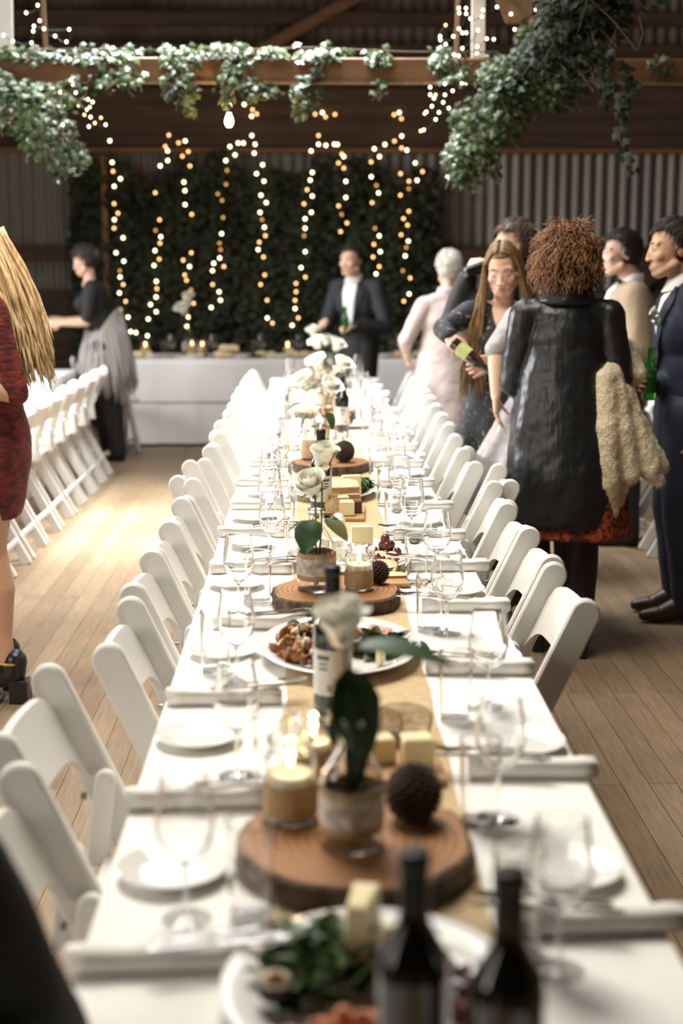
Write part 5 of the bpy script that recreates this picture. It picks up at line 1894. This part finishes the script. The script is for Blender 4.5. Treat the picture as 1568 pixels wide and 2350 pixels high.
# shawl: long fringe ropes from the elbows round the hips
fr_ = MB()
for i in range(190):
    a = 2 * PI * i / 190 + rnd(-.03, .03)
    back = max(0, -math.sin(a))
    zt = 1.04 + .22 * back * (.6 + .4 * math.cos(a * 1)) + rnd(-.05, .05)
    r0, r1 = rnd(.155, .175), rnd(.205, .27)
    ln = rnd(.42, .52) + .1 * back
    p0 = V((r0 * math.cos(a) * 1.05, r0 * .85 * math.sin(a), zt))
    p1 = V((r1 * math.cos(a) * 1.05, r1 * .95 * math.sin(a) - .03 * back, zt - ln))
    fr_.tube([p0, p0.lerp(p1, .35) + V((rnd(-.01, .01), rnd(-.01, .01), 0)), p0.lerp(p1, .7) + V((rnd(-.012, .012), rnd(-.012, .012), 0)), p1], [.003, .0085, .007, .003], 6)
fr_.rings([[(r * 1.05 * math.cos(-2 * PI * i / 40), r * .88 * math.sin(-2 * PI * i / 40), z + .20 * max(0, math.sin(2 * PI * i / 40)) * (1 if z > 1 else .3)) for i in range(40)] for r, z in ((.158, 1.06), (.178, .98), (.195, .86), (.205, .78))], False, False)
fr_.build('fringed_shawl', 'fringe_grey', P.root, True, 180)

# --- man in the dark suit at the far end
loc, rot = (.36, 11.60, 0), math.radians(152)
L_ = lambda *p: Person.local(loc, rot, p)
P = Person('person in dark suit and open white shirt standing at the far table end', loc, rot, 1.76, 'skin', False, 0,
           elR=L_(.115, 11.55, 1.10), wrR=L_(.10, 11.36, 1.13), elL=L_(.60, 11.44, 1.10), wrL=L_(.335, 11.30, 1.11), head=L_(.315, 11.53, 1.625), neck=L_(.345, 11.59, 1.475),
           yaw=-.15, hands=dict(R=(L_(.085, 11.28, 1.155) - L_(.10, 11.36, 1.13), V((-.6, .2, -.5)), -1, .75), L=(L_(.25, 11.27, 1.12) - L_(.335, 11.30, 1.11), V((.1, .3, -1)), 1, .8)))
P.body(.007)
P.face(brow='hair_dark')
P.top('jacket', 'suit_black', .024, .80, (.97, .97), .012, .005)
P.shirt_patch('shirt', 'shirt_white', [(1.46, -.05, .05), (1.42, -.062, .062), (1.36, -.060, .060), (1.28, -.050, .050), (1.18, -.036, .036), (1.08, -.018, .018)], .004)
P.shirt_patch('lapel', 'suit_black', [(1.45, .055, .085), (1.38, .06, .115), (1.33, .058, .112), (1.25, .048, .075), (1.08, .018, .026)], .009)
P.shirt_patch('lapel', 'suit_black', [(1.45, -.085, -.055), (1.38, -.115, -.06), (1.33, -.112, -.058), (1.25, -.075, -.048), (1.08, -.026, -.018)], .009)
P.collar('shirt_white')
P.cuff('L', 'shirt_white', .040)
P.cuff('R', 'shirt_white', .040)
P.trousers('suit_black')
P.shoes('shoe_black')
P.hair_cap('hair_dark', .009, .078, -.06, .004, side=-.0)


def beer_bottle(label, loc, tilt_m, mat, lab=None):
    o = thing('beer_bottle', label, 'beer bottle', loc)
    o.matrix_world = Matrix.Translation(loc) @ tilt_m
    prof = [(0, .004), (.026, 0), (.030, .004), (.0305, .115), (.027, .14), (.016, .172), (.0135, .20), (.0135, .222), (.0148, .224), (.0148, .231), (.0128, .232), (0, .230)]
    MB().lathe(prof, 24).build('bottle_glass', mat, o, True, 60)
    if lab:
        band(MB(), .0311, .0311, .035, .095, 0, 28).build('label', lab, o)
    return o


beer_bottle('green beer bottle held by the man in dark suit at the far table end', (.262, 11.27, 1.04), Matrix.Rotation(.15, 4, 'X'), 'beer_glass')

# --- older woman in the pale pink dress, back turned
loc, rot = (.885, 9.52, 0), math.radians(8)
L_ = lambda *p: Person.local(loc, rot, p)
P = Person('person with short grey hair in long pale pink dress, back turned', loc, rot, 1.66, 'skin', True, 0,
           elL=(-.27, -.02, 1.10), wrL=(-.22, .16, .98), elR=(.24, .0, 1.10), wrR=(.20, .18, 1.0), head=(.03, .03, 1.565), neck=(.01, -.01, 1.41), nod=.1)
P.body(.0075)
P.face(brow='hair_grey')
dress(P, 'long_dress', 'pink_cloth', [(1.15, 0, 0, .15, .12), (1.0, 0, 0, .18, .14), (.8, .01, 0, .215, .175), (.5, .02, 0, .25, .21), (.2, .03, 0, .28, .24), (.03, .03, 0, .30, .26)], 9, .07, upto=(.72, .72), inf=.02, wr=.005, vox=.012)
P.collar('pink_cloth', .060, .03, 'collar')
P.shoes('shoe_black')
P.hair_cap('hair_grey', .020, .06, -.075, .010, 46)

# --- man in black drinking
loc, rot = (1.07, 7.52, 0), math.radians(100)
L_ = lambda *p: Person.local(loc, rot, p)
wr = L_(.80, 7.35, 1.545)
P = Person('person with short brown hair in black, raising a dark bottle to drink', loc, rot, 1.82, 'skin', False, 0,
           shL=L_(1.00, 7.34, 1.48), elL=L_(.715, 7.33, 1.315), wrL=wr, nod=-.15,
           hands=dict(L=(L_(.845, 7.36, 1.615) - wr, L_(.9, 7.5, 1.5) - L_(.80, 7.36, 1.56), -1, [.85, .9, .95, 1.0])))
P.body(.0065)
P.face(brow='hair_brown')
P.top('black_jacket', 'black_cloth', .024, .82, (.97, .97), .012)
P.trousers('black_cloth')
P.shoes('shoe_black')
P.hair_cap('hair_brown', .020, .075, -.055, .009, 50, top=.008, side=0.0)
beer_bottle('dark bottle raised to the mouth of the man in black', V((.775, 7.275, 1.56)), Euler((0, math.radians(72), math.radians(14))).to_matrix().to_4x4(), 'bottle_black')

# --- girl with the long hair looking down
loc, rot = (.885, 6.62, 0), math.radians(172)
L_ = lambda *p: Person.local(loc, rot, p)
wR, wL = L_(.615, 6.40, 1.29), L_(.80, 6.36, 1.185)
P = Person('person with long straight brown hair in black floral dress, looking down at a bottle', loc, rot, 1.69, 'skin', True, 0,
           elR=L_(.60, 6.55, 1.315), wrR=wR, elL=L_(1.08, 6.50, 1.14), wrL=wL, shR=L_(.735, 6.62, 1.385), shL=L_(1.04, 6.62, 1.375),
           head=L_(.870, 6.555, 1.582), neck=L_(.885, 6.61, 1.42), yaw=-.10, nod=.32, roll=.06,
           hands=dict(R=(L_(.655, 6.33, 1.235) - wR, L_(.66, 6.36, 1.20) - L_(.63, 6.37, 1.26), 1, .75), L=(L_(.715, 6.29, 1.165) - wL, L_(.72, 6.35, 1.16) - L_(.75, 6.30, 1.17), 1, .62)))
P.body(.0045)
P.face(closed=True, brow='hair_brown')
dress(P, 'floral_dress', 'floral_black', [(1.12, 0, 0, .14, .11), (1.0, 0, 0, .165, .135), (.9, 0, 0, .19, .155), (.74, 0, 0, .22, .185)], 7, .06, upto=(.96, .96), inf=.016, wr=.004)
m = MB()
P.shirt_patch('neckline', 'skin', [(1.43, -.045, .045), (1.40, -.05, .05), (1.36, -.042, .042), (1.31, -.022, .022), (1.28, -.004, .004)], .003)
P.trousers('tights', .010, name='tights')
P.shoes('shoe_black')
P.hair_cap('hair_long_brown', .006, .078, -.03, .002, side=.03, tufts=0)
paths = []
for side in (-1, 1):
    for i in range(190):
        u = i / 189
        # from the parting over the temple, down past the cheek to the chest or back
        a = -.25 + 1.9 * u
        ty = .062 - .15 * u
        sz = lambda x, y: .036 + .104 * math.sqrt(max(0, 1 - ((y + .012) / .107) ** 2 - (x / .086) ** 2))
        top = P.H @ V((side * .004, ty, sz(.004, ty)))
        tq = P.H @ V((side * .042, ty * .9, sz(.042, ty * .9)))
        tmp = P.H @ V((side * (.080 + rnd(-.002, .004)), .040 - .125 * u, .040 + rnd(-.008, .008)))
        chk = P.H @ V((side * (.080 + rnd(0, .026)), .040 - .13 * u, -.06))
        front = u < .55
        ex = V((side * rnd(.07, .20), (.10 + rnd(-.01, .03)) if front else (-.13 - rnd(0, .03)), rnd(.98, 1.12) if front else rnd(1.0, 1.12)))
        mid = chk.lerp(ex, .45) + V((side * .012, .025 if front else -.05, 0))
        m2 = chk.lerp(ex, .75) + V((rnd(-.012, .012), .012 if front else -.03, 0))
        pth = []
        ctr = [top, tq, tmp, chk, mid, m2, ex]
        for q in range(len(ctr) - 1):
            pth += [ctr[q], ctr[q].lerp(ctr[q + 1], .5) + V((rnd(-.003, .003), rnd(-.003, .003), 0))]
        pth.append(ctr[-1])
        paths.append(pth)
P.strands('hair_long_brown', paths, .0052, 'hair_lengths')
MB().tube([P.j['chest'] + V((-.05, .145, .02)), P.j['chest'] + V((-.03, .16, -.2)), P.j['pelvis'] + V((-.035, .175, .02))], .0018, 6).build('necklace', 'steel', P.root)
beer_bottle('dark bottle with lime label held in the long-haired girl\'s hands', (.625, 6.325, 1.265), Euler((math.radians(20), math.radians(128), 0)).to_matrix().to_4x4(), 'bottle_brown', 'label_lime')

# --- person half hidden behind the leather coat, bare forearm hanging
loc, rot = (1.06, 6.27, 0), math.radians(180)
L_ = lambda *p: Person.local(loc, rot, p)
wR = L_(.795, 6.13, 1.045)
P = Person('person in silver grey dress half hidden behind the leather coat, bare forearm lowered', loc, rot, 1.66, 'skin', True, 0,
           anR=L_(.93, 6.27, .085), knR=L_(.92, 6.27, .50), anL=L_(1.15, 6.27, .085), knL=L_(1.15, 6.27, .50), shR=L_(.90, 6.25, 1.37), elR=L_(.80, 6.20, 1.245), wrR=wR, hands=dict(R=(V(L_(.80, 6.12, .93)) - wR, V((-1, .3, 0)), -1, .25)))
P.body(.0055)
P.face()
dress(P, 'silver_dress', 'silver_cloth', [(1.1, 0, 0, .14, .11), (.95, .03, 0, .20, .15), (.75, .07, 0, .26, .19), (.5, .08, 0, .30, .23)], 9, .09, upto=(0, .50), inf=.018)
P.trousers('tights', .010, name='tights')
P.shoes('shoe_black')
P.hair_cap('hair_auburn', .02, .06, -.08, .008)

# --- woman in the black leather coat, back turned
loc, rot = (1.03, 5.77, 0), math.radians(-8)
L_ = lambda *p: Person.local(loc, rot, p)
P = Person('person with curly auburn hair in long black leather coat, back turned', loc, rot, 1.72, 'skin', True, .04,
           neck=(0, -.01, 1.475), shR=(.165, -.01, 1.405), shL=(-.165, -.01, 1.405), elR=L_(1.245, 5.72, 1.16), wrR=L_(1.20, 5.93, 1.10), elL=L_(.82, 5.80, 1.13), wrL=L_(.92, 5.98, 1.05),
           anR=L_(1.115, 5.72, .12), knR=L_(1.12, 5.76, .52), anL=L_(.955, 5.83, .12), knL=L_(.925, 5.82, .52), head=(-.01, .03, 1.64), nod=.05)
P.body(.0075)
P.face(brow='hair_auburn')
dress(P, 'lace_skirt', 'red_lace', [(1.1, 0, 0, .13, .11), (.9, .03, 0, .19, .15), (.7, .045, 0, .215, .185), (.505, .06, 0, .225, .195)], 6, .05, inf=.005, wr=.003)
dress(P, 'leather_coat', 'leather', [(1.36, 0, 0, .14, .11), (1.20, 0, 0, .178, .142), (1.0, .0, 0, .215, .17), (.8, .015, .0, .238, .19), (.6, .02, .0, .245, .20), (.555, .02, .0, .243, .20)], 6, .07, upto=(.97, .97), inf=.024, wr=.006, vox=.010)
m = MB()
c = P.j['neck']
for z, rr, w2 in ((-.012, .092, .018), (.012, .084, .016), (.035, .080, .012)):
    m.tube([c + V((rr * 1.15 * math.cos(t), rr * math.sin(t) * .95, z)) for t in [2 * PI * i / 24 for i in range(25)]], w2, 8)
blob(m, 'coat_collar', 'leather', P.root, .008, 3)
P.trousers('tights', .010, name='tights')
P.shoes('shoe_black', .045)
# curls
mb = MB().ell((0, -.02, .03), (.094, .112, .104), P.H).ell((0, -.045, -.06), (.104, .088, .088), P.H)
blob(mb, 'hair_mass', 'hair_auburn_dark', P.root, .009, 3, .5, lambda p: .012 * noise.noise(p * 22))
m = MB()
for i in range(1500):
    while True:
        u = V((rnd(-1, 1), rnd(-1, 1), rnd(-1, 1)))
        if .2 < u.length < 1:
            break
    u.normalize()
    if u.y > .55 and u.z < .35:
        continue
    st = V((u.x * (.088 if u.z > -.2 else .098), -.03 + u.y * .103, .025 + u.z * (.108 if u.z > 0 else .125)))
    dr = V((u.x * .5, u.y * .5 - .1, u.z * .35 - .62)).normalized()
    if u.z > .25:
        dr = V((rnd(-.5, .5), rnd(-.6, .2), -.9))
        dr = ((dr - u * dr.dot(u)).normalized() + u * .12).normalized()
    ln = rnd(.06, .13)
    a1 = dr.cross(V((.3, .5, 1))).normalized()
    a2 = dr.cross(a1)
    rr, ph, tn = rnd(.004, .010), rnd(0, 6), rnd(1.2, 2.6)
    pth = []
    for q in range(11):
        t = q / 10
        f = 2 * PI * tn * t + ph
        pth.append(P.H @ (st + dr * ln * t + V((u.x * .012, u.y * .012, 0)) * math.sin(t * 3) + (a1 * math.cos(f) + a2 * math.sin(f)) * rr * min(1, t * 3)))
    m.tube(pth, [.0031 * (1 - .55 * q / 10) for q in range(11)], 4)
m.build('curls', 'hair_auburn', P.root, True, 180)
# fur coat over her arm
m = MB()
W = lambda px, py, pz: (px, py, pz)
m.chain([(W(1.20, 5.85, 1.22), .06), (W(1.27, 5.82, 1.25), .066), (W(1.31, 5.76, 1.17), .05)])
for pts in ([(1.17, 5.66, 1.16, .045), (1.175, 5.62, .95, .05), (1.19, 5.62, .75, .048), (1.215, 5.63, .62, .022)],
            [(1.20, 5.70, 1.18, .05), (1.24, 5.64, .95, .05), (1.28, 5.64, .78, .045)],
            [(1.24, 5.76, 1.17, .05), (1.30, 5.68, .95, .05), (1.36, 5.66, .80, .05), (1.40, 5.66, .745, .028)],
            [(1.24, 5.70, 1.10, .05), (1.34, 5.70, .92, .045), (1.42, 5.70, .80, .035)],
            [(1.26, 5.83, 1.18, .05), (1.30, 5.80, .95, .05), (1.32, 5.78, .80, .045)],
            [(1.19, 5.68, 1.0, .04), (1.25, 5.66, .74, .042), (1.24, 5.66, .66, .024)]):
    m.chain([(p[:3], p[3]) for p in pts])
fur = blob(m, 'fur_coat', 'fur', None, .009, 3, .5, lambda p: .005 * noise.noise(p * 24) + .0035 * noise.noise(p * 75))
fm = MB()
me = fur.data
for v in me.vertices:
    if random.random() < .75:
        t = V((rnd(-1, 1), rnd(-1, 1), rnd(-1.2, .3)))
        dr = (v.normal * .7 + t * .6).normalized()
        s1 = dr.cross(V((.2, .3, 1))).normalized() * .0012
        L = rnd(.006, .013)
        fm.add([v.co - s1, v.co + s1, v.co + dr * L + V((0, 0, -.003))], [(0, 1, 2)])
fm.build('pile', 'fur', fur, True, 180)
tag(fur, 'cream fur coat draped over the arm of the woman in black leather', 'coat')

# --- man in the beige jacket
loc, rot = (1.80, 8.12, 0), math.radians(86)
L_ = lambda *p: Person.local(loc, rot, p)
P = Person('person in beige jacket and bow tie, facing the curly-haired woman', loc, rot, 1.79, 'skin', False, 0,
           elL=L_(1.82, 7.88, 1.15), wrL=L_(1.58, 7.92, 1.12), elR=L_(1.82, 8.36, 1.15), wrR=L_(1.60, 8.30, 1.12), head=L_(1.745, 8.12, 1.66))
P.body(.0068)
P.face(brow='hair_dark')
P.top('beige_jacket', 'suit_beige', .026, .80, (.97, .97), .012, .006)
P.shirt_patch('shirt', 'shirt_white', [(1.50, -.05, .05), (1.45, -.06, .06), (1.36, -.055, .055), (1.25, -.04, .04), (1.12, -.012, .012)], .004)
P.collar('shirt_white', .064, .042)
bt = MB()
c = P.j['neck'] + V((0, .075, .0))
for x in (-1, 1):
    bt.prism([(0, -.008), (x * .055, -.022), (x * .055, .022), (0, .008)] if x > 0 else [(0, .008), (x * .055, .022), (x * .055, -.022), (0, -.008)], -.008, .008, Matrix.Translation(c) @ Matrix.Rotation(PI / 2, 4, 'X'), .002)
bt.ell(c, (.011, .012, .012))
bt.build('bow_tie', 'black_cloth', P.root)
P.trousers('suit_black', .026)
P.shoes('shoe_black')
P.hair_cap('hair_dark', .016, .075, -.06, .006, 40, side=.01)

# --- man in navy with the green bottle
loc, rot = (1.675, 6.36, 0), math.radians(88)
L_ = lambda *p: Person.local(loc, rot, p)
wR = L_(1.535, 6.27, 1.075)
P = Person('person in navy suit with white boutonniere, holding a green bottle', loc, rot, 1.81, 'skin_tan', False, 0,
           elL=L_(1.74, 6.12, 1.17), wrL=L_(1.66, 6.08, .91), elR=L_(1.74, 6.54, 1.15), wrR=wR, head=L_(1.592, 6.36, 1.672), neck=L_(1.65, 6.36, 1.515), nod=.06,
           shL=L_(1.67, 6.185, 1.45), shR=L_(1.67, 6.53, 1.45),
           hands=dict(R=(L_(1.44, 6.245, 1.095) - wR, L_(1.49, 6.1, 1.09) - L_(1.50, 6.30, 1.09), 1, [.75, .8, .85, .9]), L=(V((.0, .1, -1)), V((1, .1, 0)), 1, .45)))
P.body(.005)
P.face(brow='hair_dark')
P.top('navy_jacket', 'suit_navy', .026, .80, (.96, .97), .012, .005)
P.shirt_patch('shirt', 'shirt_white', [(1.52, -.055, .055), (1.46, -.07, .07), (1.36, -.062, .062), (1.25, -.045, .045), (1.12, -.014, .014)], .004)
P.shirt_patch('necktie', 'suit_navy', [(1.51, -.02, .02), (1.485, -.014, .014), (1.40, -.025, .025), (1.25, -.032, .032), (1.12, -.014, .014)], .012)
for sx in (-1, 1):
    P.shirt_patch('lapel', 'suit_navy', [(1.51, sx * .07, sx * .095), (1.44, sx * .07, sx * .13), (1.39, sx * .066, sx * .122), (1.28, sx * .048, sx * .08), (1.10, sx * .012, sx * .022)][::1] if sx > 0 else [(1.51, -.095, -.07), (1.44, -.13, -.07), (1.39, -.122, -.066), (1.28, -.08, -.048), (1.10, -.022, -.012)], .009)
P.collar('shirt_white', .066, .044)
P.cuff('R', 'shirt_white', .038)
m = MB()
rose_head(m, Matrix.Translation((-.105, .155, 1.395)) @ Matrix.Rotation(-1.1, 4, 'X'), .62, 1.0)
bo = m.build('boutonniere', 'rose_petal', P.root, True, 180)
m = MB()
for a in (-.7, 0, .7):
    leaf(m, orient((-.105, .15, 1.385), (a, .25, -1)), .05, .012)
m.build('sprig', 'leaf_dark', bo, True, 180)
P.trousers('suit_navy', .026)
P.shoes('shoe_brown')
P.hair_cap('hair_dark', .012, .078, -.06, .004, 40, side=.005)
beer_bottle('green beer bottle held by the man in the navy suit', (1.480, 6.212, 1.02), Matrix.Rotation(.04, 4, 'X'), 'beer_glass', None)

# --- seated person in black at the camera end (mostly out of the frame)
loc, rot = (-.50, 1.18, 0), math.radians(-78)
L_ = lambda *p: Person.local(loc, rot, p)
P = Person('person in black seated at the camera end of the table, only a shoulder showing', loc, rot, 1.72, 'skin', False, 0,
           pelvis=L_(-.54, 1.30, .56), waist=L_(-.48, 1.29, .70), chest=L_(-.47, 1.27, .82), neck=L_(-.52, 1.27, 1.01), head=L_(-.52, 1.27, 1.16),
           shL=L_(-.40, 1.44, .965), shR=L_(-.43, 1.10, .95), elL=L_(-.31, 1.46, .76), wrL=L_(-.35, 1.28, .78), elR=L_(-.36, 1.04, .76), wrR=L_(-.33, 1.14, .79),
           hipL=L_(-.52, 1.38, .54), hipR=L_(-.52, 1.20, .54), knL=L_(-.08, 1.38, .52), knR=L_(-.08, 1.20, .52), anL=L_(-.10, 1.38, .09), anR=L_(-.10, 1.20, .09))
P.body(.008)
P.face()
P.top('black_jacket', 'black_cloth', .03, .50, (.97, .97), .014)
P.trousers('black_cloth')
P.shoes('shoe_black')
P.hair_cap('hair_dark', .014, .07, -.06)
